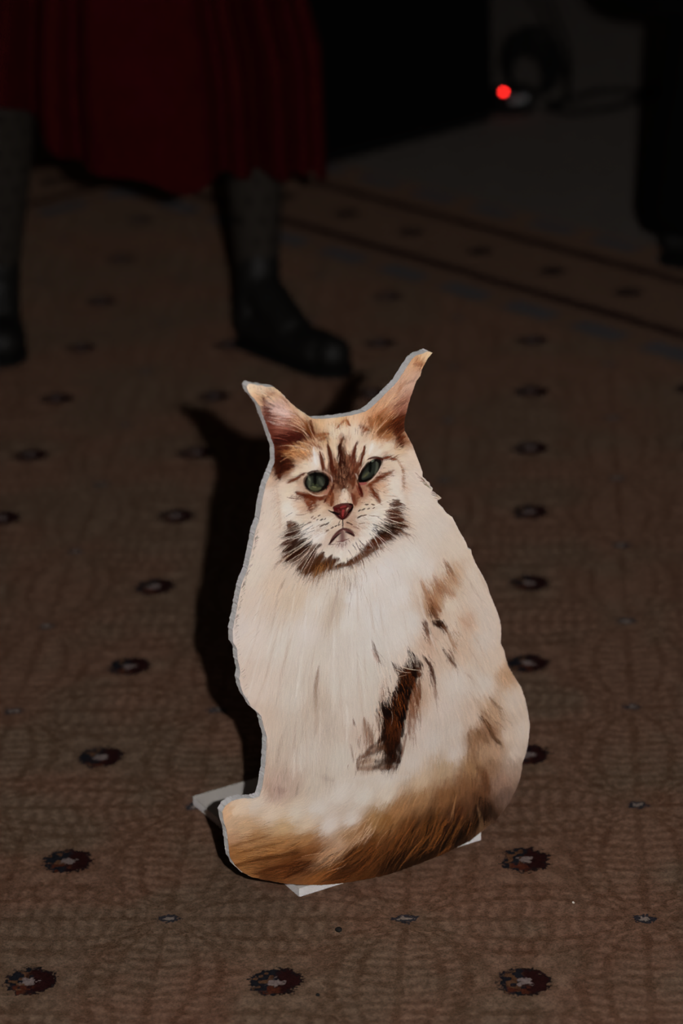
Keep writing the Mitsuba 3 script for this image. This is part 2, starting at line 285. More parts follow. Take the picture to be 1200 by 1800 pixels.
# how the hair lies: place, direction (1/100), length and halfwidth (1/100 mm)
HAIR = """
1044 6136 -84 54 1388 90;1249 5993 -77 64 1544 91;1293 5826 -95 30 1924 89;1468 5694 -98 19 2315 89;1424 5514 -95 30 2081 90;1446 5920 -54 84 1382 90;1605 5741 -59 81 1546 91;1731 5542 -69 73 1290 93;1836 5583 16 99 745 81;
2107 5505 5 100 762 83;2452 5469 42 91 851 79;2095 5238 5 100 703 83;1900 5217 -16 99 795 86;2367 5113 42 91 733 79;2082 4950 5 100 514 71;2092 4707 4 100 323 65;1968 4736 -47 88 429 79;2245 4698 64 77 365 67;
1771 5246 -30 95 951 95;1584 5319 -77 64 1442 87;1381 5332 -98 22 1233 89;1374 5206 -96 -29 1001 88;1537 5073 -98 17 823 82;1427 4925 -100 4 868 80;1383 4741 -96 -28 945 88;1690 4715 -97 -23 576 77;1797 4788 -99 -12 458 72;
1257 5169 -72 -70 954 83;2715 5036 96 29 842 84;2546 5203 62 79 849 85;2779 5217 77 64 1227 80;2730 5422 87 49 1621 81;2841 5560 95 30 1677 84;2951 5698 62 79 1454 79;3140 6044 62 79 968 73;2597 5612 68 73 1330 79;
2964 5046 74 -67 1056 98;2708 4841 95 -31 878 88;2632 4695 83 -56 904 90;2768 4532 86 -51 1135 98;2929 4660 77 -64 1372 107;3010 4310 68 -73 1686 107;2487 4596 74 -68 678 90;1782 4466 -99 -12 722 72;1917 4401 -95 -33 444 63;
1671 4328 -95 -30 761 76;2372 4392 92 -40 740 81;2195 4368 81 -58 450 75;2436 4212 80 -60 910 91;2045 4140 -5 -100 393 66;2039 4009 -5 -100 592 79;1870 4129 -64 -77 548 73;2197 4070 47 -88 659 88;1470 4441 -97 -23 1659 83;
1460 4247 -87 -49 1842 80;1622 4044 -59 -80 1824 79;1790 3917 -32 -95 1756 75;2031 3824 -5 -100 1584 79;2210 3900 27 -96 1414 85;2428 4014 51 -86 1633 96;2611 4170 74 -67 1986 99;2747 4371 90 -43 1805 98;1179 4737 -44 -90 1210 91;
1020 4321 -49 -87 1573 91;856 3838 -55 -83 1815 85;766 3465 -78 -63 1449 78;768 2930 -44 -90 1612 87;1207 4014 -55 -83 2061 85;1329 3719 -42 -91 2471 86;1731 3418 -26 -97 2679 89;2015 3480 -17 -98 2725 91;2440 3441 11 -99 2909 97;
2875 3536 35 -94 2790 103;1979 2675 -5 -100 3253 95;1283 2860 -21 -98 2849 91;2413 2766 20 -98 2735 101;2741 2818 34 -94 2389 97;2887 3870 54 -84 2575 106;1102 2091 -11 -99 3020 94;1653 1797 -5 -100 3305 96;
2084 1815 -2 -100 2644 90;1211 1505 -16 -99 1884 94;1707 1432 -5 -100 2085 97;3252 3984 50 -87 2111 106;3458 3528 46 -89 1980 107;3191 3184 41 -91 1813 91;3359 2657 40 -91 1999 100;3809 2750 46 -89 1881 110;
3267 2052 17 -99 2942 103;3101 1530 2 -100 2863 100;3717 2072 41 -91 2045 110;3931 1514 49 -87 2126 114;4193 1224 29 -96 1888 110;3656 1159 8 -100 1770 103;2795 2319 25 -97 1185 96;2599 1953 16 -99 1167 95;
2289 1511 -27 -96 1064 86;2856 1952 5 -100 1992 85;2374 1804 -15 -99 1628 81;536 1354 -89 -46 868 81;780 1352 -100 7 1366 96;618 980 -99 15 1669 90;1034 854 -99 13 1964 91;879 617 -98 20 1992 92;1446 515 -100 -6 2313 88;
1735 498 -93 -38 2453 84;2023 410 -80 -61 2670 83;1866 169 -100 -1 2930 91;2467 421 -66 -75 2691 83;2767 475 -55 -84 2728 84;2480 778 -57 -82 1800 84;3069 531 -42 -91 2518 86;2906 141 -79 -62 2714 84;3372 514 -37 -93 2417 87;
3287 209 -62 -79 2345 85;3692 492 -15 -99 1834 92;3910 575 8 -100 1501 98;3381 839 -14 -99 1683 91;1904 1020 -95 -31 1174 98;1337 1187 -100 -5 1216 101;"""
# broad patches of the coat: two ends (1/10 mm), halfwidth, bend (1/100 mm), ink colour (with the falloff lightening in it), opacity, softness (%)
PATCHES = """
1615 4985 1954 4882 1674 0 168 126 99 55 100;2256 4800 2603 5048 1359 0 179 137 110 50 100;1819 4945 1966 4840 940 0 139 95 72 50 100;1300 4966 1316 4510 399 133 185 150 123 45 100;2872 4673 2911 4133 486 -208 202 174 150 40 100;
1007 1634 1038 1430 704 0 174 143 122 50 100;1019 2114 1003 1565 490 0 192 165 147 40 100;1442 4559 1388 4180 604 0 89 50 28 50 90;1354 4188 1783 4216 676 -135 66 31 13 85 80;1392 4133 1804 4066 813 0 62 28 11 80 90;
1563 3966 1969 3999 955 -136 73 38 14 88 80;1908 3908 2077 3913 481 0 67 36 17 80 80;2077 3906 2478 4022 552 -138 82 44 22 85 80;2394 4056 2812 4196 762 -208 62 27 11 90 70;2670 4203 2758 4474 692 0 85 48 28 60 90;
2760 4335 2869 4176 556 0 139 95 68 50 100;2870 2577 2669 1877 1516 -144 35 15 5 97 50;2637 2180 2541 1588 1737 0 37 16 6 97 50;2623 1806 2533 1378 1383 0 42 19 7 93 70;2219 1567 2617 1652 653 0 60 29 14 80 90;
2155 1444 2576 1337 655 0 103 69 48 70 100;2515 2422 2439 1983 861 0 142 102 78 60 90;2237 1997 2337 1618 864 0 155 121 100 60 100;2100 5353 2088 4786 1479 0 136 83 55 38 100;2114 5195 2089 4812 1212 0 66 33 21 50 100;
2001 5001 2247 4906 877 0 59 29 20 60 100;1540 4873 1863 4721 469 -67 98 41 19 70 100;1737 4815 1700 4628 604 0 98 43 20 60 100;2423 4762 2527 4541 547 0 103 47 22 65 100;2394 4755 2709 4854 478 0 103 45 19 65 100;
1203 6015 1328 5484 651 -130 80 34 24 92 80;1252 6054 1448 5951 324 0 164 107 77 50 100;1330 5522 1748 5468 987 0 56 19 11 85 90;1350 5644 1562 5560 590 0 107 53 43 60 100;1702 5631 1774 5437 463 0 99 52 23 85 80;
2586 5337 2886 5434 1017 0 76 35 16 85 90;2479 5444 2638 5571 606 0 164 97 55 70 100;2516 5339 2723 5230 474 0 135 80 44 50 100;2736 5582 2921 5640 609 0 149 93 68 50 100;1333 5457 1341 5098 724 0 59 22 9 95 70;
1358 5286 1502 5178 594 0 59 23 11 85 80;1416 5356 1737 5253 595 0 160 100 57 60 100;1454 5431 1823 5324 529 0 122 67 38 60 100;2526 23 3363 194 1133 -151 30 16 7 85 90;3118 165 3750 343 1141 -228 30 17 8 88 90;
3650 651 3919 307 1221 0 50 32 21 75 100;3073 639 2921 137 376 -75 23 12 5 85 80;2906 608 2650 131 374 -150 26 13 6 85 80;3267 574 3119 194 347 -76 22 11 5 85 80;3416 457 3208 123 379 -76 19 10 4 85 80;
3550 343 3360 106 381 -76 19 10 4 85 80;2729 239 2363 44 449 -75 25 13 5 85 80;2330 346 1922 108 340 -148 49 24 10 85 80;2055 459 1753 262 294 -73 55 27 13 80 80;2548 613 2402 295 297 -74 53 27 13 70 90;
3008 505 2813 81 195 -150 141 84 40 80 70;3190 510 3019 151 181 -75 127 76 36 80 70;3469 441 3268 75 198 -152 141 88 44 85 70;3338 127 3099 23 152 -76 127 74 34 70 70;2632 472 2367 145 224 -149 135 79 36 80 70;
1904 360 1432 231 220 -146 150 96 51 80 70;2251 224 1863 104 222 -148 119 63 27 80 70;3615 457 3530 173 152 0 91 56 33 80 70;2809 811 2707 479 179 0 151 103 63 60 80;3154 811 3117 590 225 0 143 103 69 60 80;
3394 755 3309 459 151 0 167 124 86 70 80;1780 528 1497 370 365 -73 186 145 109 70 90;517 700 1308 629 429 143 73 38 16 80 80;582 850 1174 798 285 71 100 58 28 70 80;789 524 1480 476 389 216 67 33 13 80 80;
1150 362 1673 416 334 218 58 28 12 80 80;731 741 1311 699 157 72 166 114 68 60 80;602 703 952 652 114 0 154 104 61 60 80;504 944 968 944 283 71 123 79 45 60 90;1304 558 1665 563 290 145 83 44 21 70 80;
3729 1656 4031 1183 526 0 143 107 79 60 100;3596 1492 3661 1085 899 0 143 107 79 50 100;3019 3500 3236 2980 642 0 166 122 91 50 100;3234 3392 3449 3215 573 0 172 127 98 40 100;3316 3672 3468 3348 428 0 172 130 99 50 100;
1343 1896 1314 1545 283 164 238 234 227 35 100;1867 2838 1842 2195 253 231 236 232 226 27 100;1010 3450 749 2940 151 -267 235 231 225 23 100;2202 2911 2257 2164 231 1 236 232 225 35 100;
1273 3800 1149 3342 203 -124 187 165 147 40 100;1527 3130 1348 2352 238 223 236 232 225 36 100;1373 3598 1239 3198 193 -110 187 165 148 26 100;1479 3856 1345 3330 179 67 234 230 224 39 100;
2780 3190 2923 2419 149 -152 188 166 148 28 100;938 2431 841 1883 184 149 237 233 227 30 100;1844 2919 1788 2478 130 -12 236 231 225 29 100;1122 3934 952 3516 201 -131 234 230 224 29 100;
2945 3512 3182 2619 280 -149 235 230 224 42 100;2138 3347 2116 2481 126 -59 235 231 225 32 100;1924 3450 1902 2835 184 -125 235 231 225 36 100;1897 2956 1875 2378 145 30 236 231 225 24 100;
2216 3651 2212 3204 238 -1 187 165 147 36 100;1371 3435 1224 2822 216 271 188 166 148 34 100;1409 3286 1207 2760 250 -9 188 166 148 35 100;1496 2104 1424 1612 276 -196 238 233 227 28 100;
1509 2595 1445 1748 251 -59 189 167 149 29 100;1799 2778 1694 2140 158 242 189 167 149 37 100;1490 3008 1408 2491 245 -2 236 232 225 28 100;1616 1812 1603 1462 157 -179 190 168 150 34 100;
1702 2455 1653 1606 137 -62 189 167 149 36 100;1120 3015 746 2298 262 224 189 167 149 34 100;1628 3764 1551 3075 247 -173 235 230 224 36 100;2166 3043 2150 2494 168 -11 236 231 225 24 100;
1287 3404 1041 2696 146 113 236 231 225 26 100;2491 3402 2553 2954 238 -183 187 165 148 33 100;1554 2010 1500 1491 283 -245 190 168 150 25 100;1604 3003 1496 2543 122 -216 188 166 148 34 100;
2186 2835 2247 1970 232 -275 188 166 149 32 100;1639 2067 1573 1470 229 13 238 233 227 25 100;2866 2926 3069 2082 227 217 188 166 148 30 100;1027 3229 757 2452 224 -66 236 232 226 25 100;
2368 3494 2413 3015 184 -73 187 165 147 41 100;1100 1886 1069 1616 223 -273 190 168 150 29 100;1929 3417 1890 2857 246 70 235 231 225 35 100;1061 3696 821 3028 159 253 188 166 148 27 100;
1676 3071 1545 2388 242 -134 188 166 148 34 100;1425 2133 1353 1596 188 -73 190 168 150 32 100;2275 2969 2268 2384 191 17 188 166 148 30 100;2021 2251 1987 1758 255 235 237 233 227 38 100;
2502 3171 2587 2311 134 264 235 231 225 36 100;1384 3256 1146 2450 232 -42 188 166 148 35 100;928 2332 792 1759 111 -267 190 167 149 24 100;1969 2751 1989 1854 281 -230 189 167 149 31 100;
1275 3632 1047 2978 207 -85 235 231 225 27 100;2369 3244 2360 2824 195 -111 235 231 225 27 100;1716 2369 1658 1677 149 -109 237 233 227 36 100;1284 2244 1224 1571 244 4 190 168 150 36 100;
1554 2498 1508 1852 228 -230 189 167 149 39 100;2187 2720 2209 2193 217 192 188 166 149 27 100;1358 2404 1246 1689 157 31 189 167 149 42 100;1252 3451 1038 2825 261 55 188 166 148 37 100;
3202 2886 3470 2351 183 6 178 148 123 31 100;3591 2283 3763 1826 146 -21 179 149 123 24 100;3788 3532 3957 3160 169 148 227 217 205 30 100;3592 2575 3881 2052 194 -84 179 148 123 30 100;
3631 2738 3824 2322 130 168 178 148 123 38 100;3613 1973 3909 1399 233 -55 179 149 124 29 100;3290 3440 3579 2924 173 -77 228 217 205 32 100;3334 1485 3569 1016 168 -90 180 150 124 24 100;
3658 2080 3855 1609 124 168 230 219 207 24 100;3594 2314 3817 1819 115 67 179 149 123 22 100;3628 2294 3837 1835 152 175 229 219 207 24 100;3595 2316 3773 1988 126 23 229 219 207 27 100;
3624 1988 3876 1510 197 36 179 149 123 23 100;3170 3413 3335 3015 188 -180 177 147 122 23 100;3443 1752 3654 1306 231 89 180 149 124 24 100;4026 3258 4164 2937 158 26 177 147 122 26 100;
3150 2757 3328 2335 147 -209 178 148 123 38 100;3729 3478 3953 3036 161 -98 177 147 122 40 100;3869 3598 4105 3136 225 195 177 147 122 20 100;3888 3443 4069 3115 218 -132 227 217 205 33 100;
3488 3585 3805 3018 171 94 177 147 122 33 100;"""
# stripes and markings
MARKS = """
1208 5976 1237 5776 396 0 94 41 29 90 70;1238 5794 1299 5566 398 0 99 45 34 85 70;1222 5986 1345 6035 237 130 134 72 49 80 70;1265 5687 1564 5597 319 0 136 77 67 40 90;1288 5480 1659 5462 481 0 60 20 13 80 70;
1343 5506 1627 5495 401 0 69 25 19 60 70;1447 5938 1497 5859 159 0 121 63 37 80 60;1559 5757 1739 5560 201 0 135 76 43 80 60;1743 5635 1755 5479 322 0 87 40 16 90 60;1700 5593 1748 5468 403 0 96 48 20 70 70;
2051 5486 2157 5558 179 67 144 76 37 90 60;2171 5556 2216 5482 179 -67 133 65 31 90 60;2158 5565 2175 5478 204 0 176 110 59 50 80;1747 5443 1952 5443 324 133 131 71 36 85 70;1827 5400 1924 5417 243 0 121 63 32 80 70;
2326 5458 2434 5383 328 -67 123 61 29 85 70;2440 5523 2477 5400 328 0 140 76 38 70 70;2525 5544 2560 5382 247 0 134 72 36 70 70;1933 5319 1973 5007 343 67 79 31 15 95 50;1959 5140 2026 4956 328 0 78 33 19 80 60;
1834 5264 1864 5032 293 67 91 39 18 95 50;2128 5372 2067 5244 196 -67 69 30 16 90 50;2076 5281 2087 5059 532 -134 49 17 8 97 50;2090 5136 2164 4925 411 0 53 21 12 90 60;2086 5356 2141 5344 122 0 63 28 16 80 50;
2290 5273 2228 5105 296 -67 80 32 18 95 50;2188 5153 2238 5025 329 0 85 39 26 70 70;2244 5166 2253 5061 247 0 83 37 23 70 60;2371 5209 2314 5008 264 68 93 41 19 95 50;2316 5047 2234 4935 281 0 92 44 26 80 60;
1889 5271 1907 5074 179 0 227 201 172 80 60;2014 5288 2028 5150 212 0 231 210 182 85 60;2188 5314 2133 5165 147 0 222 189 159 70 60;2331 5238 2274 5056 198 0 229 210 186 85 60;2265 5317 2190 5191 213 0 231 214 193 85 60;
1889 4974 2050 4860 328 0 66 30 19 85 70;2081 4944 2103 4809 494 0 67 33 22 80 70;2161 4867 2229 4806 330 0 96 50 33 80 70;2233 4909 2213 4771 331 0 92 45 26 80 70;1981 4863 1862 4695 279 135 69 24 14 95 50;
1969 4761 1949 4636 297 -68 109 53 29 90 60;1928 4784 1889 4676 247 0 136 77 51 60 70;2196 4709 2219 4586 282 68 101 41 28 85 60;2289 4753 2320 4654 332 0 70 18 12 95 50;2249 4802 2294 4700 199 0 136 75 57 60 60;
2263 4641 2232 4570 249 0 123 68 47 60 70;1541 4879 1674 4797 431 -67 90 34 14 70 100;1620 4829 1823 4743 508 0 93 36 16 70 100;1727 4765 1694 4643 509 -134 93 37 16 70 100;1808 4733 1879 4756 287 0 98 41 23 85 60;
1631 4761 1709 4678 327 0 109 51 28 60 70;1646 5068 1535 5035 227 0 77 28 13 95 50;1562 5035 1438 5006 227 0 102 43 19 90 60;2574 5022 2673 5026 216 0 86 32 15 95 50;2659 5029 2763 4973 233 -68 115 55 25 90 60;
2666 4857 2523 4811 384 0 102 39 14 70 100;2552 4824 2408 4752 421 0 99 39 14 70 100;2422 4749 2501 4600 518 -68 105 45 18 70 100;2475 4658 2534 4553 423 0 103 43 17 70 100;2770 4972 2823 4868 201 0 177 133 99 70 70;
2823 4881 2847 4771 201 0 152 107 77 75 70;2841 4785 2848 4586 202 -69 171 129 100 70 70;1342 5373 1310 5144 289 0 60 22 8 90 60;1372 5296 1467 5294 322 0 45 14 6 90 60;1316 5142 1460 5161 322 132 57 20 7 90 60;
1430 5245 1385 5153 403 0 53 18 6 85 60;1327 5471 1321 5346 208 0 69 28 15 80 60;1418 5388 1553 5384 241 0 69 27 16 70 70;1475 5439 1623 5419 322 0 58 19 12 80 70;1677 5420 1770 5361 323 0 135 78 44 70 70;
1758 5390 1863 5290 276 0 149 90 54 70 70;1547 5257 1631 5302 242 0 135 81 44 60 80;1627 5239 1710 5259 243 0 149 92 52 60 80;2550 5474 2516 5327 198 0 206 157 114 50 70;2688 5419 2843 5437 496 0 94 44 21 85 70;
2699 5351 2854 5344 497 0 73 31 14 85 70;2725 5294 2839 5308 332 0 65 26 12 80 70;2814 5223 2838 5107 416 0 77 31 13 95 50;2793 5214 2877 5209 250 0 87 39 17 80 60;2558 5511 2632 5418 329 0 97 50 25 70 70;
2543 5308 2597 5257 281 0 122 67 38 70 70;2754 5675 2844 5836 247 -135 156 97 62 60 80;3005 6007 3130 5969 297 0 153 90 54 75 70;2812 5727 2914 5847 247 0 163 105 71 50 80;2899 5799 3012 5827 198 0 136 81 63 60 70;
2848 5578 2920 5601 165 0 122 63 52 60 70;2789 5487 2889 5543 199 0 120 65 52 60 70;1481 4523 1426 4523 572 0 82 46 25 90 70;1415 4565 1534 4472 409 0 76 40 21 80 70;1394 4427 1545 4436 442 0 52 20 7 92 60;
1320 4327 1541 4352 377 0 62 26 11 92 60;1357 4253 1609 4323 526 -67 41 16 5 92 70;1385 4134 1668 4263 659 -135 41 14 5 92 70;1437 4207 1631 4226 577 0 34 12 4 80 80;1516 4004 1712 4167 662 -136 58 26 9 90 70;
1617 3939 1806 4105 664 -136 66 33 11 92 70;1698 3880 1830 4033 583 -136 73 40 13 85 80;1797 3908 1915 4052 500 0 62 30 12 90 70;1880 3901 1955 4002 384 0 67 33 15 90 70;1965 3920 2064 3936 285 0 71 38 17 90 60;
1227 4127 1437 4207 246 -67 100 61 37 60 80;2091 3916 2249 3984 387 -69 73 38 17 90 70;2220 3951 2365 4049 387 0 80 44 20 85 70;2322 4020 2496 4138 539 0 68 30 11 93 60;2423 4075 2583 4157 506 0 74 33 13 93 60;
2497 4164 2799 4213 626 139 37 14 5 95 60;2556 4203 2741 4200 541 0 26 9 3 90 70;2603 4325 2815 4262 507 0 66 30 14 92 60;2620 4400 2789 4348 422 0 71 35 18 88 60;2666 4482 2793 4453 303 0 74 40 24 85 60;
2696 4522 2780 4496 219 0 80 46 29 80 60;2591 4374 2760 4315 253 0 58 28 15 70 70;2726 4176 2922 4050 170 -70 87 48 28 70 60;2672 4269 2869 4169 203 0 80 44 24 80 60;2434 3993 2576 3999 254 0 112 67 39 70 70;
1701 2804 1651 2352 359 -210 138 108 89 75 80;1664 2622 1634 2011 429 0 182 160 141 50 90;1974 3651 1880 3299 337 0 188 168 153 55 80;1339 3915 1294 3847 165 0 142 108 82 70 70;1216 2128 1129 1807 256 0 172 149 131 60 80;
1390 2217 1327 1820 257 0 176 153 137 50 80;1207 1436 1111 1478 690 0 164 133 119 70 90;1388 1489 1344 1326 260 0 147 126 113 60 80;1673 1476 1812 1387 525 0 178 160 147 60 90;3338 3666 3427 3467 296 -71 140 100 71 70 70;
3427 3467 3468 3362 350 0 183 138 104 60 80;3193 3498 3260 3290 383 0 151 103 72 75 70;3278 3381 3434 3205 437 0 172 127 96 70 80;3018 3487 3126 3214 347 0 163 119 88 75 70;3112 3245 3253 3072 436 0 131 82 54 80 70;
3138 3129 3207 3001 437 0 97 55 32 85 60;3162 2971 3321 2862 474 -72 47 20 7 97 50;3278 2900 3334 2803 352 0 100 61 37 80 60;3334 2817 3445 2565 248 -145 158 117 86 75 70;3060 2997 3084 2826 315 0 98 59 37 75 70;
3016 2995 3099 2849 262 0 101 61 39 60 70;3071 2871 3109 2695 263 0 141 99 74 60 80;3485 2930 3630 2796 354 0 196 157 129 60 80;3268 2598 3439 2329 231 73 79 43 23 90 50;3541 2246 3643 2134 180 0 172 141 118 50 80;
3003 2598 3115 2429 229 0 49 23 12 93 50;3109 2472 3160 2207 248 0 55 27 14 90 60;3141 2296 3161 2010 249 0 132 94 75 70 80;2831 2691 2969 2468 404 72 39 15 5 95 50;2872 2632 2999 2474 351 0 33 12 4 90 50;
2376 2927 2440 2732 259 0 90 59 41 85 60;2385 2787 2452 2660 260 0 142 104 85 60 80;2623 2601 2864 2398 403 -144 53 23 8 90 60;2692 2499 2968 2440 527 -144 59 27 10 95 60;2719 2423 2966 2371 616 0 67 32 12 95 50;
2687 2362 2846 2291 615 0 73 35 12 90 60;2896 2459 2874 2256 617 0 18 7 3 92 60;2700 2303 2827 2171 616 0 14 6 3 92 60;2670 2283 2811 2133 704 0 21 8 3 90 60;2666 2186 2779 2058 617 0 51 22 8 85 60;
2606 2133 2777 2002 617 0 24 9 4 92 60;2475 2141 2557 1992 703 0 16 6 3 95 50;2661 2048 2744 1899 707 0 11 4 2 95 60;2415 2087 2512 1963 615 0 57 25 11 92 60;2502 2077 2552 1881 704 0 17 6 3 90 60;
2571 1975 2711 1809 707 0 32 13 5 90 60;2452 1937 2520 1792 617 0 38 17 6 90 60;2554 1937 2620 1722 619 0 59 27 10 90 60;2701 1939 2707 1697 621 0 17 7 3 92 60;2593 1786 2660 1626 710 0 63 29 12 90 60;
2491 1814 2428 1705 530 0 25 10 5 93 60;2519 1764 2601 1614 709 0 61 28 11 90 60;2632 1662 2685 1491 623 0 27 11 5 92 60;2399 1699 2533 1746 442 0 27 12 5 92 60;2235 1604 2443 1701 441 145 55 25 12 85 80;
2131 1563 2279 1606 440 0 92 56 36 80 80;2138 1547 2133 1422 353 0 100 66 45 70 90;2368 1651 2541 1574 531 0 103 68 46 70 80;2514 1639 2609 1442 622 0 39 17 8 90 60;2553 1514 2651 1387 713 0 24 10 4 92 60;
2361 1470 2593 1404 622 0 39 17 7 70 100;2328 1394 2446 1403 533 0 54 25 11 60 100;2429 1351 2619 1311 446 0 69 39 25 60 100;2187 1505 2332 1492 530 0 170 142 119 80 80;2155 1430 2313 1384 354 0 160 129 108 70 80;
2684 1477 2618 1297 357 0 42 19 9 80 70;2949 2306 2956 2080 319 0 88 45 21 80 60;2889 2266 2924 2004 407 0 110 62 33 75 70;2841 2153 2860 1867 408 0 108 62 35 70 70;2819 1962 2795 1687 355 0 101 60 38 70 70;
2766 1695 2697 1431 303 0 116 78 58 70 70;2941 2070 2961 1782 178 0 140 102 81 60 70;2844 1815 2895 1588 178 0 159 126 108 60 70;2498 2371 2581 2237 228 0 78 49 31 85 60;2554 2300 2576 2127 211 0 92 59 41 70 70;
2238 2038 2257 1795 298 0 130 97 76 70 80;2291 1898 2326 1705 352 0 119 85 64 70 80;2383 2026 2433 1816 264 0 100 66 47 70 70;2095 2064 2113 1975 139 0 114 82 68 80 60;2149 1797 2165 1680 211 0 131 102 85 60 80;
2053 1768 2087 1534 175 0 145 118 102 60 80;3729 1641 3883 1412 365 150 80 49 28 92 60;3824 1515 4001 1220 312 -226 72 45 28 90 50;3862 1848 4026 1660 274 -150 119 87 62 75 70;3753 1706 3872 1588 365 0 143 107 79 70 80;
3687 1495 3819 1300 549 0 127 92 65 80 80;3566 1500 3606 1302 219 0 130 99 76 70 70;3593 1392 3631 1093 366 0 147 113 84 70 80;2064 1343 2791 1147 713 0 210 199 188 85 100;3690 1004 3808 854 738 0 105 69 46 80 80;
3764 910 3819 661 741 0 93 56 36 80 80;3718 595 3828 393 838 0 40 23 15 85 80;3800 490 3918 278 654 0 50 34 24 80 80;3640 537 3657 312 465 0 31 17 8 80 70;3669 499 3716 206 280 153 128 98 70 85 60;
3691 463 3747 211 280 0 105 76 54 70 70;"""
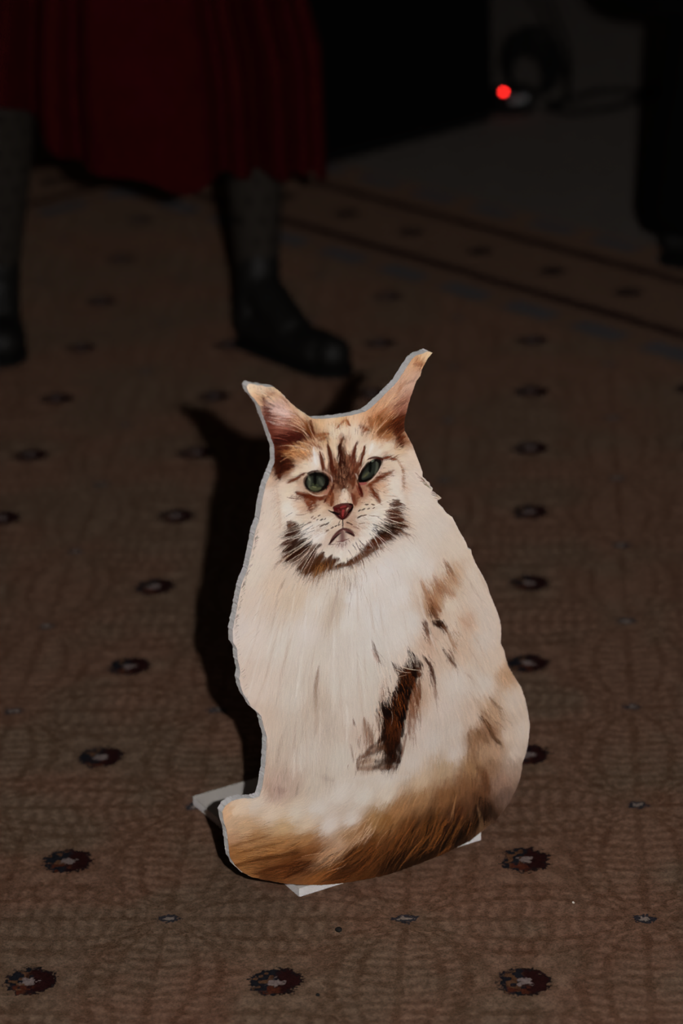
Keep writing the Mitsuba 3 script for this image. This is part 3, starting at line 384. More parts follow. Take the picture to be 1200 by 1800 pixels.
# eyes, nose, mouth, whiskers and single hairs, with the kind of stroke
DETAILS = """
1622 5002 1933 4887 1472 0 44 16 11 80 50 0;1638 4983 1923 4889 1325 0 11 6 4 97 25 0;1659 4975 1879 4905 1017 0 40 44 37 95 50 0;1679 5041 1685 4891 334 134 86 90 74 70 100 0;1686 4898 1835 4857 402 -134 88 92 65 70 100 0;
1807 4980 1857 4878 362 0 79 83 70 65 100 0;1715 4930 1803 4897 201 0 69 77 49 60 100 0;1673 5055 1869 4992 361 67 8 7 4 85 90 0;1763 5067 1759 4907 361 0 4 3 2 95 80 0;1684 5008 1703 4971 107 0 127 132 110 70 100 0;
1720 4903 1774 4877 107 0 140 143 101 60 100 0;1889 4974 1889 4819 215 134 6 3 3 90 80 0;1659 5059 1824 5054 133 133 48 16 13 90 60 0;1941 4988 1961 4880 134 134 205 178 166 60 100 0;
1831 5052 1931 4978 107 134 188 155 139 60 90 0;1657 4872 1886 4774 121 -335 218 190 172 75 90 0;1859 4780 1924 4830 202 -67 169 114 98 85 70 0;1897 4856 1932 4867 108 0 96 34 31 80 60 0;
2271 4810 2588 5032 1128 0 37 13 10 80 50 0;2292 4824 2563 5018 1006 0 11 6 5 97 25 0;2328 4842 2534 4992 788 0 40 44 38 95 50 0;2510 5010 2483 4866 313 204 88 92 79 65 100 0;2329 4862 2429 4911 408 0 79 82 65 65 100 0;
2350 4863 2400 4898 177 0 89 85 48 60 100 0;2440 5019 2490 5027 163 0 92 105 88 80 100 0;2306 4828 2468 4837 218 -68 6 4 3 90 80 0;2441 5025 2428 4898 340 0 3 3 2 95 80 0;2369 4983 2420 5024 271 0 8 7 5 80 90 0;
2455 5029 2468 5013 81 0 131 141 126 70 100 0;2400 5054 2594 5004 190 272 68 21 13 92 50 0;2248 4932 2273 4855 163 68 208 181 164 65 100 0;2296 4908 2428 5048 88 203 218 195 180 80 60 0;
2396 4788 2579 4962 123 -272 223 199 183 80 90 0;2278 4808 2389 4789 218 -68 149 78 74 92 50 0;2278 4821 2321 4680 204 0 62 15 11 90 50 0;2256 4800 2281 4716 136 0 108 44 36 60 70 0;2161 4854 2243 4816 203 0 97 49 31 60 80 0;
2103 4796 2101 4600 678 0 234 215 196 70 100 0;2128 4738 2123 4621 407 0 234 218 201 60 100 0;1976 4773 1942 4624 270 0 113 63 41 60 100 0;2224 4703 2239 4568 306 0 100 53 35 65 100 0;1975 4590 2080 4441 434 -68 76 18 20 95 50 0;
2197 4571 2080 4441 436 68 70 17 19 95 50 0;1955 4602 2211 4575 380 68 69 11 15 95 30 0;2087 4604 2072 4436 680 0 78 16 19 95 35 1;1968 4592 2064 4550 271 0 77 12 16 90 50 0;2044 4581 2128 4581 217 68 133 53 52 85 90 0;
2085 4558 2074 4475 217 0 143 51 52 85 80 0;2070 4542 2105 4534 136 0 161 56 57 70 90 0;1946 4564 2041 4509 190 -68 10 3 3 95 50 0;2138 4500 2211 4568 204 -68 11 3 3 95 50 0;2157 4600 2211 4575 150 0 23 4 5 90 50 0;
1899 4595 1993 4534 88 -68 15 5 4 90 40 0;1993 4534 2073 4443 88 -68 37 12 14 90 40 0;2080 4441 2159 4502 89 0 34 10 12 90 40 0;2035 4537 2060 4479 95 0 60 15 18 70 70 0;2111 4526 2095 4471 95 0 60 15 18 70 70 0;
2075 4455 2071 4318 89 0 24 10 11 95 50 2;2045 4443 2021 4376 61 -68 47 29 26 80 50 0;2067 4313 2070 4371 205 0 156 124 113 50 100 0;2068 4339 1901 4194 354 -136 80 36 37 95 60 0;2068 4339 2210 4213 315 137 80 36 37 95 60 0;
2060 4321 2061 4182 751 0 97 51 51 85 100 0;2034 4208 2118 4202 205 0 140 96 88 60 100 0;1887 4197 2052 4296 150 68 30 12 12 85 70 0;2094 4293 2203 4221 151 68 28 10 11 85 70 0;1978 4209 2146 4208 150 -137 100 57 55 70 90 0;
1880 4193 1977 4182 82 0 72 37 35 70 80 0;2026 4184 2010 4135 55 0 89 53 47 80 50 1;2068 4180 2065 4108 55 0 89 53 47 80 50 1;2103 4185 2115 4130 55 0 89 53 47 80 50 1;2046 4159 2050 4092 48 0 127 86 78 70 50 1;
1991 4179 1968 4138 48 0 114 81 71 70 50 1;2088 4156 2092 4095 48 0 114 79 71 70 50 1;2132 4192 2158 4146 48 0 114 79 71 70 50 1;1949 4176 1920 4150 48 0 127 91 80 70 50 1;1689 4546 1724 4564 135 0 125 83 61 80 80 0;
1708 4522 1758 4543 108 0 113 74 52 80 80 0;1772 4546 1807 4558 101 0 72 44 30 90 70 0;1749 4506 1777 4512 108 0 68 38 27 90 70 0;1797 4495 1839 4504 128 0 51 28 19 90 70 0;1845 4490 1874 4503 95 0 88 56 40 90 70 0;
1645 4498 1694 4506 121 0 110 74 52 80 80 0;1787 4425 1864 4440 129 0 81 50 34 90 70 0;1856 4428 1913 4448 136 0 55 29 19 90 70 0;1746 4435 1802 4448 68 0 141 108 86 80 80 0;1860 4355 1902 4365 122 0 98 67 48 90 70 0;
1923 4373 1965 4383 136 0 91 60 44 90 70 0;1972 4381 2008 4393 122 0 69 44 32 90 70 0;2014 4384 2043 4397 95 0 102 73 58 80 70 0;1683 4423 1732 4432 68 0 141 110 88 70 80 0;2351 4549 2400 4538 123 0 72 42 29 90 70 0;
2428 4538 2476 4513 117 0 100 67 48 90 70 0;2264 4490 2300 4502 123 0 59 33 22 90 70 0;2306 4494 2356 4502 130 0 59 33 22 90 70 0;2376 4490 2412 4495 103 0 82 54 38 90 70 0;2440 4482 2475 4487 96 0 96 64 46 90 70 0;
2247 4415 2311 4433 150 0 55 29 19 92 70 0;2296 4430 2374 4425 130 0 98 65 44 85 80 0;2113 4401 2161 4376 130 0 64 36 25 90 70 0;2154 4378 2195 4348 109 0 82 52 36 90 70 0;2265 4345 2349 4338 96 0 126 90 68 80 80 0;
2194 4335 2276 4283 110 0 141 105 86 70 80 0;2138 4329 2232 4240 96 0 127 93 78 60 80 0;2394 4414 2534 4368 55 0 141 107 84 70 70 0;1416 4850 1565 4809 73 -100 109 69 48 85 60 0;1507 4628 1658 4612 67 -101 126 85 63 70 70 0;
1468 4799 1589 4745 47 0 153 110 87 50 70 0;2575 4688 2661 4708 41 0 153 110 84 60 60 0;2588 4652 2701 4646 41 0 165 121 94 60 60 0;2572 4603 2768 4545 62 0 180 140 113 60 70 0;2101 4770 2114 4741 47 0 72 42 32 70 50 0;
2075 4796 2131 4802 54 -68 46 27 23 70 50 0;2144 4793 2172 4793 54 0 56 33 26 70 50 0;2044 4731 2057 4709 41 0 100 67 52 60 50 0;2155 4719 2168 4690 41 0 100 67 52 60 50 0;2015 4699 2027 4670 41 0 113 74 56 60 50 0;
2111 4676 2117 4655 41 0 126 85 67 60 50 0;2054 4650 2067 4621 41 0 112 67 52 60 50 0;2131 4646 2143 4617 41 0 112 67 52 60 50 0;1678 4470 1217 4449 36 134 243 233 220 80 50 1;1783 4498 1376 4607 34 -67 243 227 213 80 50 1;
1723 4407 1241 4372 36 67 243 233 220 85 50 1;1569 4352 1215 4398 29 0 243 223 206 60 50 1;1678 4320 1216 4182 39 135 243 232 218 90 50 1;1606 4271 1187 4137 36 202 243 223 204 85 50 1;
1645 4223 1226 4101 34 270 243 226 209 85 50 1;1664 4179 1196 4056 34 337 242 221 202 75 50 1;1694 4237 1427 4012 34 135 243 226 209 80 50 1;1785 4255 1489 3878 49 -204 243 241 230 90 50 1;
1755 4196 1577 3975 34 0 243 226 211 70 50 1;1712 4180 1482 4012 29 0 243 226 211 70 50 1;1841 4255 1616 3913 29 -136 243 228 216 60 50 1;1604 4377 1155 4301 24 0 243 227 213 60 50 1;1376 4607 1250 4539 29 0 243 234 222 60 50 1;
2433 4490 2825 4545 34 138 243 236 224 80 50 1;2481 4453 3034 4384 40 69 243 236 224 90 50 1;2537 4433 2817 4315 35 0 243 231 217 90 50 1;2477 4355 2816 4302 30 0 243 231 217 80 50 1;2562 4361 2869 4189 50 -69 243 232 220 95 50 1;
2615 4262 3042 4195 25 0 243 234 222 70 50 1;2502 4282 2709 4100 40 138 243 232 220 95 50 1;2487 4253 2805 3984 40 208 243 234 222 95 50 1;2401 4227 2531 3929 45 138 243 237 225 95 50 1;
2435 4205 2631 3932 35 139 243 232 220 90 50 1;2342 4175 2448 3990 30 0 243 225 211 80 50 1;2470 4184 2674 3948 30 69 243 230 218 80 50 1;2318 4273 2488 3933 25 69 243 230 218 60 50 1;2685 4219 2966 4079 25 0 243 232 220 60 50 1;
2409 4417 2592 4407 30 0 243 231 220 60 50 1;2488 5320 2798 5537 41 68 234 195 161 90 50 1;2444 5278 2545 5539 40 0 230 192 156 80 50 1;2517 5352 2734 5538 34 0 227 186 149 70 50 1;2418 5167 2520 5435 41 68 239 214 184 80 50 1;
2569 5263 2685 5354 34 0 233 203 170 70 50 1;1720 5462 1347 5708 39 -394 235 198 174 90 50 1;1706 5299 1332 5439 46 -330 237 205 181 95 50 1;1821 5286 1556 5447 40 -199 235 205 177 80 50 1;
1832 5232 1679 5458 40 -133 235 208 179 80 50 1;1871 5185 1746 5430 40 -133 233 203 175 80 50 1;1653 5336 1415 5338 40 -198 227 184 142 70 50 1;1617 5299 1357 5261 33 -198 213 159 116 70 50 1;
1717 5386 1629 5533 33 -66 221 174 132 70 50 1;1793 5401 1701 5612 40 0 233 200 164 80 50 1;1706 5452 1571 5735 40 66 230 197 164 70 50 1;1533 5649 1302 5743 33 -65 208 154 136 70 50 1;
1562 5566 1310 5652 33 -66 196 131 111 70 50 1;1493 5524 1281 5608 33 -66 172 101 84 70 50 1;1456 5475 1304 5540 33 -66 148 77 63 70 50 1;2747 5881 2583 5608 40 0 232 200 164 70 50 1;2777 5734 2610 5577 40 0 230 197 163 70 50 1;
2895 5710 2693 5546 34 0 222 181 153 70 50 1;2920 5608 2759 5448 34 0 214 168 142 60 50 1;1762 5344 1786 5127 226 -67 238 237 235 75 100 0;2477 5232 2423 5101 271 0 237 234 228 60 100 0;
2367 5113 2335 5004 108 0 233 219 198 60 80 0;2613 2326 2574 2072 72 -72 222 191 162 80 50 1;2414 2074 2497 1953 58 0 206 162 132 70 50 1;2608 2195 2664 2131 43 0 138 76 43 70 50 1;2709 2550 2968 2426 72 -144 217 196 177 80 50 1;
2650 2525 2851 2429 57 -144 208 178 155 70 50 1;2675 2421 2806 2413 58 0 201 167 143 50 60 1;2602 2022 2516 1694 43 0 99 50 21 60 50 1;2654 1867 2705 1641 44 0 112 60 30 60 50 1;2503 2119 2587 2026 36 0 139 83 49 60 50 1;
2814 968 2742 628 59 -74 145 110 82 60 60 1;3394 755 3340 450 60 -75 172 127 86 70 50 1;3114 517 2995 114 60 -151 141 88 48 60 50 1;3370 441 3131 72 68 -152 128 79 40 70 50 1;3521 396 3284 100 68 -152 115 69 36 70 50 1;
2973 341 2601 15 75 -225 141 89 46 60 50 1;2537 326 2157 93 74 -223 127 74 34 60 50 1;3645 433 3561 163 53 -76 103 65 37 70 50 1;2171 438 1648 193 74 -294 155 94 45 60 50 1;1879 454 1361 253 73 -292 188 134 88 50 60 1;
1044 4492 1012 4453 43 35 121 135 102 70 50 1;1050 4512 1018 4456 39 -11 100 100 95 70 50 1;940 4135 884 4094 47 -7 105 77 94 70 50 1;975 4195 924 4153 51 8 130 94 98 70 50 1;767 3664 737 3640 53 5 121 88 84 70 50 1;
997 4295 956 4265 51 -15 138 111 102 70 50 1;875 3926 831 3903 51 -6 125 85 94 70 50 1;887 4062 872 4028 53 33 129 92 73 70 50 1;1045 4424 981 4384 43 36 126 90 96 70 50 1;773 3536 710 3506 29 -8 93 83 79 70 50 1;
865 4012 852 3982 35 -37 134 92 83 70 50 1;938 4136 896 4095 43 -35 116 93 90 70 50 1;1068 4478 1011 4454 41 39 111 97 68 70 50 1;864 4022 845 3976 39 -14 110 104 92 70 50 1;1144 4744 1108 4723 33 3 118 88 78 70 50 1;
1026 4388 979 4359 37 -22 121 125 118 70 50 1;1035 4385 979 4363 32 5 123 80 77 70 50 1;1012 4380 982 4330 31 13 124 111 83 70 50 1;1054 4492 1008 4471 48 -27 100 86 92 70 50 1;866 3992 825 3945 35 -24 104 89 80 70 50 1;
997 4251 934 4223 27 -35 135 116 83 70 50 1;750 3600 726 3544 49 -13 116 88 78 70 50 1;1056 4487 1009 4468 48 36 136 104 99 70 50 1;780 3666 727 3618 47 26 107 102 85 70 50 1;988 4280 940 4230 33 -29 115 106 79 70 50 1;
1076 4540 1018 4507 48 -34 130 108 69 70 50 1;859 4014 832 3962 34 -2 112 95 92 70 50 1;1131 4775 1100 4753 28 -38 130 80 83 70 50 1;1015 4385 985 4353 42 11 100 87 70 70 50 1;910 4097 867 4054 31 10 121 107 81 70 50 1;
810 3780 771 3739 40 -16 113 103 83 70 50 1;1055 4480 999 4446 38 6 135 113 81 70 50 1;766 3663 735 3614 30 -25 126 112 95 70 50 1;865 3954 815 3913 42 40 127 133 95 70 50 1;1121 4657 1061 4640 27 -27 125 135 116 70 50 1;
803 3745 766 3692 28 -22 117 104 72 70 50 1;816 3862 790 3807 42 -26 102 82 74 70 50 1;878 4023 839 3977 37 12 110 79 82 70 50 1;765 3545 709 3517 45 -21 125 97 84 70 50 1;858 3996 824 3944 47 -33 117 94 91 70 50 1;
1055 4550 1030 4519 35 21 126 113 78 70 50 1;863 3891 811 3861 34 23 93 93 79 70 50 1;1065 4570 1038 4536 30 -39 114 99 82 70 50 1;803 3743 760 3696 46 -29 113 105 99 70 50 1;950 4190 926 4160 45 -37 131 86 74 70 50 1;
1050 4450 1010 4425 51 20 132 89 81 70 50 1;823 3857 807 3830 35 12 120 102 69 70 50 1;1013 4364 968 4331 42 -36 110 96 71 70 50 1;1021 4452 1005 4404 51 32 137 92 93 70 50 1;836 3822 793 3794 48 19 130 115 91 70 50 1;
924 4098 883 4076 46 -14 118 83 88 70 50 1;890 3978 839 3957 30 -35 99 88 89 70 50 1;898 4036 851 4000 35 26 124 131 119 70 50 1;916 4113 877 4068 37 -30 94 94 74 70 50 1;818 3812 784 3780 41 -22 110 109 72 70 50 1;
1022 4437 1004 4410 46 25 101 91 90 70 50 1;811 3764 761 3722 37 25 117 98 74 70 50 1;1027 4488 1012 4436 50 -36 110 97 86 70 50 1;883 4006 831 3955 50 1 121 104 69 70 50 1;825 3820 786 3778 39 25 116 78 83 70 50 1;
805 3000 763 2976 45 0 132 131 112 60 50 1;757 3644 715 3622 38 0 160 117 119 60 50 1;820 2936 764 2924 46 0 154 130 106 60 50 1;834 2831 774 2800 43 0 143 110 96 60 50 1;753 3612 719 3593 41 0 146 119 112 60 50 1;
774 3373 718 3352 31 0 160 130 106 60 50 1;776 3303 723 3281 27 0 134 130 99 60 50 1;772 3201 732 3183 35 0 131 106 97 60 50 1;744 3526 707 3500 36 0 141 127 97 60 50 1;760 3270 737 3243 31 0 129 120 99 60 50 1;
788 3027 748 3005 42 0 137 131 108 60 50 1;826 2681 786 2661 44 0 149 117 98 60 50 1;811 2972 754 2939 28 0 128 111 95 60 50 1;780 3642 717 3619 46 0 145 132 120 60 50 1;829 2666 791 2651 47 0 130 115 117 60 50 1;
757 3577 719 3554 46 0 133 129 114 60 50 1;839 2789 776 2768 36 0 136 131 108 60 50 1;769 3405 717 3390 41 0 140 121 99 60 50 1;809 2919 768 2905 41 0 130 113 117 60 50 1;816 3011 756 2982 46 0 153 117 105 60 50 1;
780 3616 714 3600 38 0 129 108 110 60 50 1;746 3438 715 3421 39 0 126 113 119 60 50 1;754 3470 714 3443 39 0 155 123 101 60 50 1;769 3500 708 3490 27 0 162 113 119 60 50 1;755 3610 723 3583 39 0 151 131 119 60 50 1;
768 3334 719 3308 44 0 149 132 101 60 50 1;3125 4595 3200 4532 37 1 104 104 95 75 50 1;3086 4632 3171 4567 38 -34 117 99 72 75 50 1;3063 4705 3120 4623 52 -34 135 123 90 75 50 1;3068 4647 3170 4549 41 -19 148 150 129 75 50 1;
3037 4666 3139 4614 48 14 128 109 71 75 50 1;3187 4514 3251 4456 49 -17 114 84 79 75 50 1;3115 4614 3168 4557 47 -33 157 122 85 75 50 1;3040 4711 3106 4647 43 10 147 94 86 75 50 1;3192 4469 3287 4410 51 34 107 103 88 75 50 1;
3056 4697 3107 4639 41 -33 145 126 73 75 50 1;3063 4698 3112 4644 29 -3 104 93 77 75 50 1;3193 4491 3266 4444 40 -9 140 123 101 75 50 1;3072 4689 3127 4611 42 -23 129 93 75 75 50 1;2986 4777 3070 4685 41 -11 154 119 93 75 50 1;
3091 4619 3169 4571 47 -34 129 99 82 75 50 1;3085 4619 3179 4537 32 13 129 99 100 75 50 1;3170 4501 3272 4436 44 -3 126 93 95 75 50 1;3238 4463 3293 4399 42 -28 155 111 78 75 50 1;3236 4452 3295 4384 37 16 155 125 83 75 50 1;
3099 4622 3164 4577 55 29 110 88 71 75 50 1;3106 4607 3197 4522 51 34 142 149 97 75 50 1;3057 4671 3133 4611 29 18 153 89 103 75 50 1;3006 4721 3110 4638 32 31 140 89 76 75 50 1;3171 4483 3270 4413 43 8 106 97 104 75 50 1;
3080 4658 3136 4617 38 -29 103 88 101 75 50 1;3209 4432 3314 4370 55 1 138 95 70 75 50 1;1150 6105 1139 6151 29 0 100 70 49 75 50 1;1276 6072 1265 6113 29 0 100 70 49 75 50 1;1184 6100 1173 6141 29 0 100 70 49 75 50 1;
1178 6102 1167 6142 29 0 100 70 49 75 50 1;1291 6077 1280 6109 29 0 100 70 49 75 50 1;1221 6079 1211 6129 29 0 100 70 49 75 50 1;1296 6076 1284 6108 29 0 100 70 49 75 50 1;1328 6050 1317 6098 29 0 100 70 49 75 50 1;
1099 6132 1088 6166 29 0 100 70 49 75 50 1;1110 6134 1098 6163 29 0 100 70 49 75 50 1;1333 6059 1322 6097 29 0 100 70 49 75 50 1;1303 6075 1291 6106 29 0 100 70 49 75 50 1;1054 6130 1044 6179 29 0 100 70 49 75 50 1;
1279 6061 1268 6112 29 0 100 70 49 75 50 1;1248 6081 1237 6122 29 0 100 70 49 75 50 1;1272 6085 1260 6115 29 0 100 70 49 75 50 1;"""
# tufts of hair: centre and spread (1/10 mm), number, length (1/10 mm), halfwidth (1/100 mm), ink colour (falloff lightening included), variation and opacity (%)
TUFTS = """
2066 3669 115 106 36 180 38 142 113 91 12 55;2020 3580 431 133 40 235 35 186 162 141 10 45;1122 3705 168 261 40 203 34 185 158 136 10 40;2102 5095 49 141 100 61 47 44 19 11 20 80;1964 5106 25 90 30 60 47 62 26 15 20 80;
1875 5126 17 77 20 60 40 74 31 16 20 80;2240 5064 28 84 30 61 47 74 33 21 20 80;2338 5081 18 77 22 61 41 80 35 17 20 80;2094 4915 106 51 130 47 47 57 29 20 25 75;2091 4857 85 45 70 47 47 100 67 51 20 70;
2032 5220 18 77 28 67 40 231 210 184 6 80;1912 5163 14 77 20 67 40 229 206 179 6 80;2185 5244 21 64 24 67 40 231 212 188 6 80;2292 5156 14 77 22 67 40 231 212 188 6 80;2084 4995 106 77 60 54 30 178 134 106 12 70;
2141 5344 70 38 30 60 33 164 110 74 15 60;1647 4809 84 26 70 60 47 82 33 15 20 70;1724 4694 42 45 45 60 47 89 37 17 20 70;1560 4855 56 19 24 53 40 97 45 23 20 70;1708 4659 70 52 30 60 34 204 174 148 8 60;
2552 4824 100 39 70 61 48 86 34 15 20 70;2468 4660 43 52 45 62 48 93 39 17 20 70;2574 4662 72 65 40 75 34 213 184 158 8 60;1507 5029 55 19 34 60 40 89 39 18 20 70;2693 5002 57 16 26 61 41 98 44 20 20 70;
2839 4733 14 105 36 41 41 136 97 72 18 60;1278 4811 34 140 40 66 33 151 115 91 15 50;1946 4715 28 52 44 40 40 118 65 41 20 70;2243 4646 36 58 44 41 41 107 57 35 20 70;2105 4704 42 58 34 34 41 232 213 189 5 70;
2102 4783 64 19 26 27 34 56 34 28 20 60;2091 4694 57 58 30 27 27 113 80 62 20 50;1250 5773 34 150 80 130 52 82 34 24 20 70;1458 5506 137 38 80 171 53 53 18 12 25 70;1432 5664 123 63 40 170 39 129 76 62 18 60;
1420 5818 88 81 90 157 42 221 192 182 8 65;1566 5641 96 50 24 158 33 223 192 162 8 60;1238 6033 67 50 40 103 39 199 156 115 14 60;1342 5245 27 101 70 79 59 45 15 6 25 80;1443 5223 48 51 60 79 53 47 16 6 25 80;
1585 5338 97 51 56 93 46 210 161 111 10 70;1617 5312 104 63 40 93 40 120 69 38 18 70;2798 5369 64 77 90 136 54 67 28 13 25 75;2604 5417 71 90 70 108 47 130 76 42 20 70;2842 5586 57 77 46 149 41 117 66 52 18 60;
2740 5678 57 102 44 148 34 227 186 146 8 60;3102 5987 43 51 24 95 41 146 87 52 15 60;2820 5195 29 52 30 82 55 65 26 11 20 70;1896 5410 97 38 50 66 47 119 65 32 20 65;2393 5392 71 32 46 67 47 118 63 31 20 65;
2122 5528 84 38 34 53 40 160 102 55 18 60;2488 5487 85 51 40 81 40 148 90 48 18 60;1813 4393 99 52 70 81 30 177 150 127 12 60;2335 4348 100 52 70 82 31 181 153 131 12 60;2046 4159 57 26 24 41 34 111 76 66 20 60;
2041 4048 71 46 40 55 34 238 231 223 4 60;1726 4315 70 39 30 81 34 239 234 227 4 60;2437 4245 72 39 30 83 34 239 234 227 4 60;1485 4327 91 129 150 188 54 36 15 6 25 70;1657 4035 99 65 80 177 54 65 34 13 25 70;
1492 4194 126 117 22 202 30 205 175 146 10 50;1768 3902 128 33 50 178 48 120 80 44 20 60;2627 4200 109 59 120 152 55 34 14 5 25 70;2726 4376 51 92 56 152 55 64 30 16 20 70;2393 4043 101 53 66 138 48 71 34 15 20 70;
2162 3912 86 26 44 110 48 85 46 22 20 70;2702 4302 87 92 14 180 31 221 196 171 8 50;1923 3771 314 66 70 165 34 166 136 108 14 50;2774 2325 75 111 90 115 58 22 9 4 30 75;2603 2057 90 125 130 130 58 17 7 3 30 75;
2594 1814 75 112 90 131 58 69 32 12 25 70;2541 1581 91 112 100 116 58 27 12 5 30 75;2505 1414 91 49 50 95 58 46 22 10 25 70;2677 2072 75 208 56 116 43 108 55 21 20 70;2527 2356 67 179 80 172 43 223 207 192 6 70;
2411 1991 60 152 50 158 43 216 197 178 8 65;2842 2598 105 55 46 144 43 222 207 192 6 70;2314 1765 97 90 60 115 47 127 91 69 18 60;2216 1511 75 63 50 101 47 111 75 54 18 60;2898 2116 38 153 66 189 51 100 52 26 20 60;
2844 1815 38 154 46 204 44 139 97 74 15 55;3232 3324 105 95 80 129 39 148 101 71 15 55;3130 3103 37 68 46 86 43 85 48 27 20 65;3057 2888 23 96 46 72 43 79 42 25 20 65;3234 2925 45 21 36 72 58 36 16 6 20 75;
3370 3536 45 68 34 100 43 140 98 69 15 55;3420 2697 46 111 34 116 40 152 109 81 15 50;3368 2460 31 69 24 102 44 89 53 30 20 60;3106 2375 23 111 40 131 44 64 32 18 20 65;2986 300 281 116 170 256 68 24 12 5 30 60;
2606 159 201 87 100 270 67 26 14 6 30 60;3365 259 174 88 100 228 68 20 10 5 30 60;3712 376 96 102 66 168 61 30 17 10 25 60;2913 359 342 130 130 270 45 130 77 36 20 60;2317 393 229 158 120 296 44 109 62 28 20 60;
2165 294 229 129 90 296 59 45 23 10 25 60;1871 276 181 100 80 294 59 59 29 12 25 60;1732 441 120 85 46 263 44 190 150 116 10 60;880 638 248 98 90 214 50 93 54 26 25 55;1031 798 248 70 76 214 43 170 125 80 14 50;
756 938 145 83 56 170 43 126 83 48 18 50;1298 431 222 64 80 246 58 53 26 11 25 60;1578 251 195 43 46 278 44 123 73 36 18 60;3303 753 266 87 120 210 53 108 70 42 20 55;3760 765 127 131 80 182 53 96 63 42 20 55;
2778 798 154 72 56 193 45 160 116 76 15 50;3986 553 96 102 46 138 46 81 60 48 18 50;3853 1463 110 114 70 195 45 124 89 66 18 55;3657 1230 78 158 70 165 45 132 97 72 18 50;2180 637 152 85 50 221 44 211 180 150 10 50;"""
FACE_V, FACE_U, TONE_GAIN = 381.1, 333.3, 0.9


def rows(text, n):
    return np.array([float(v) for v in text.replace(";", " ").split()]).reshape(-1, n)


OUTLINE = rows(OUTLINE, 2) / 10
K = 0.72


def ink(c):
    c = np.clip(np.asarray(c, float), 0, 250) / 255
    return np.where(c <= 0.04045, c / 12.92, ((c + 0.055) / 1.055) ** 2.4)


def profile(t, kind):
    if kind == 0:
        return np.sqrt(np.maximum(4 * t * (1 - t), 0))
    return np.sqrt(np.clip(1 - t, 0, 1)) * np.sqrt(np.clip(t * 8, 0, 1))


def sstep(a, b, x):
    t = np.clip((x - a) / (b - a), 0, 1)
    return t * t * (3 - 2 * t)


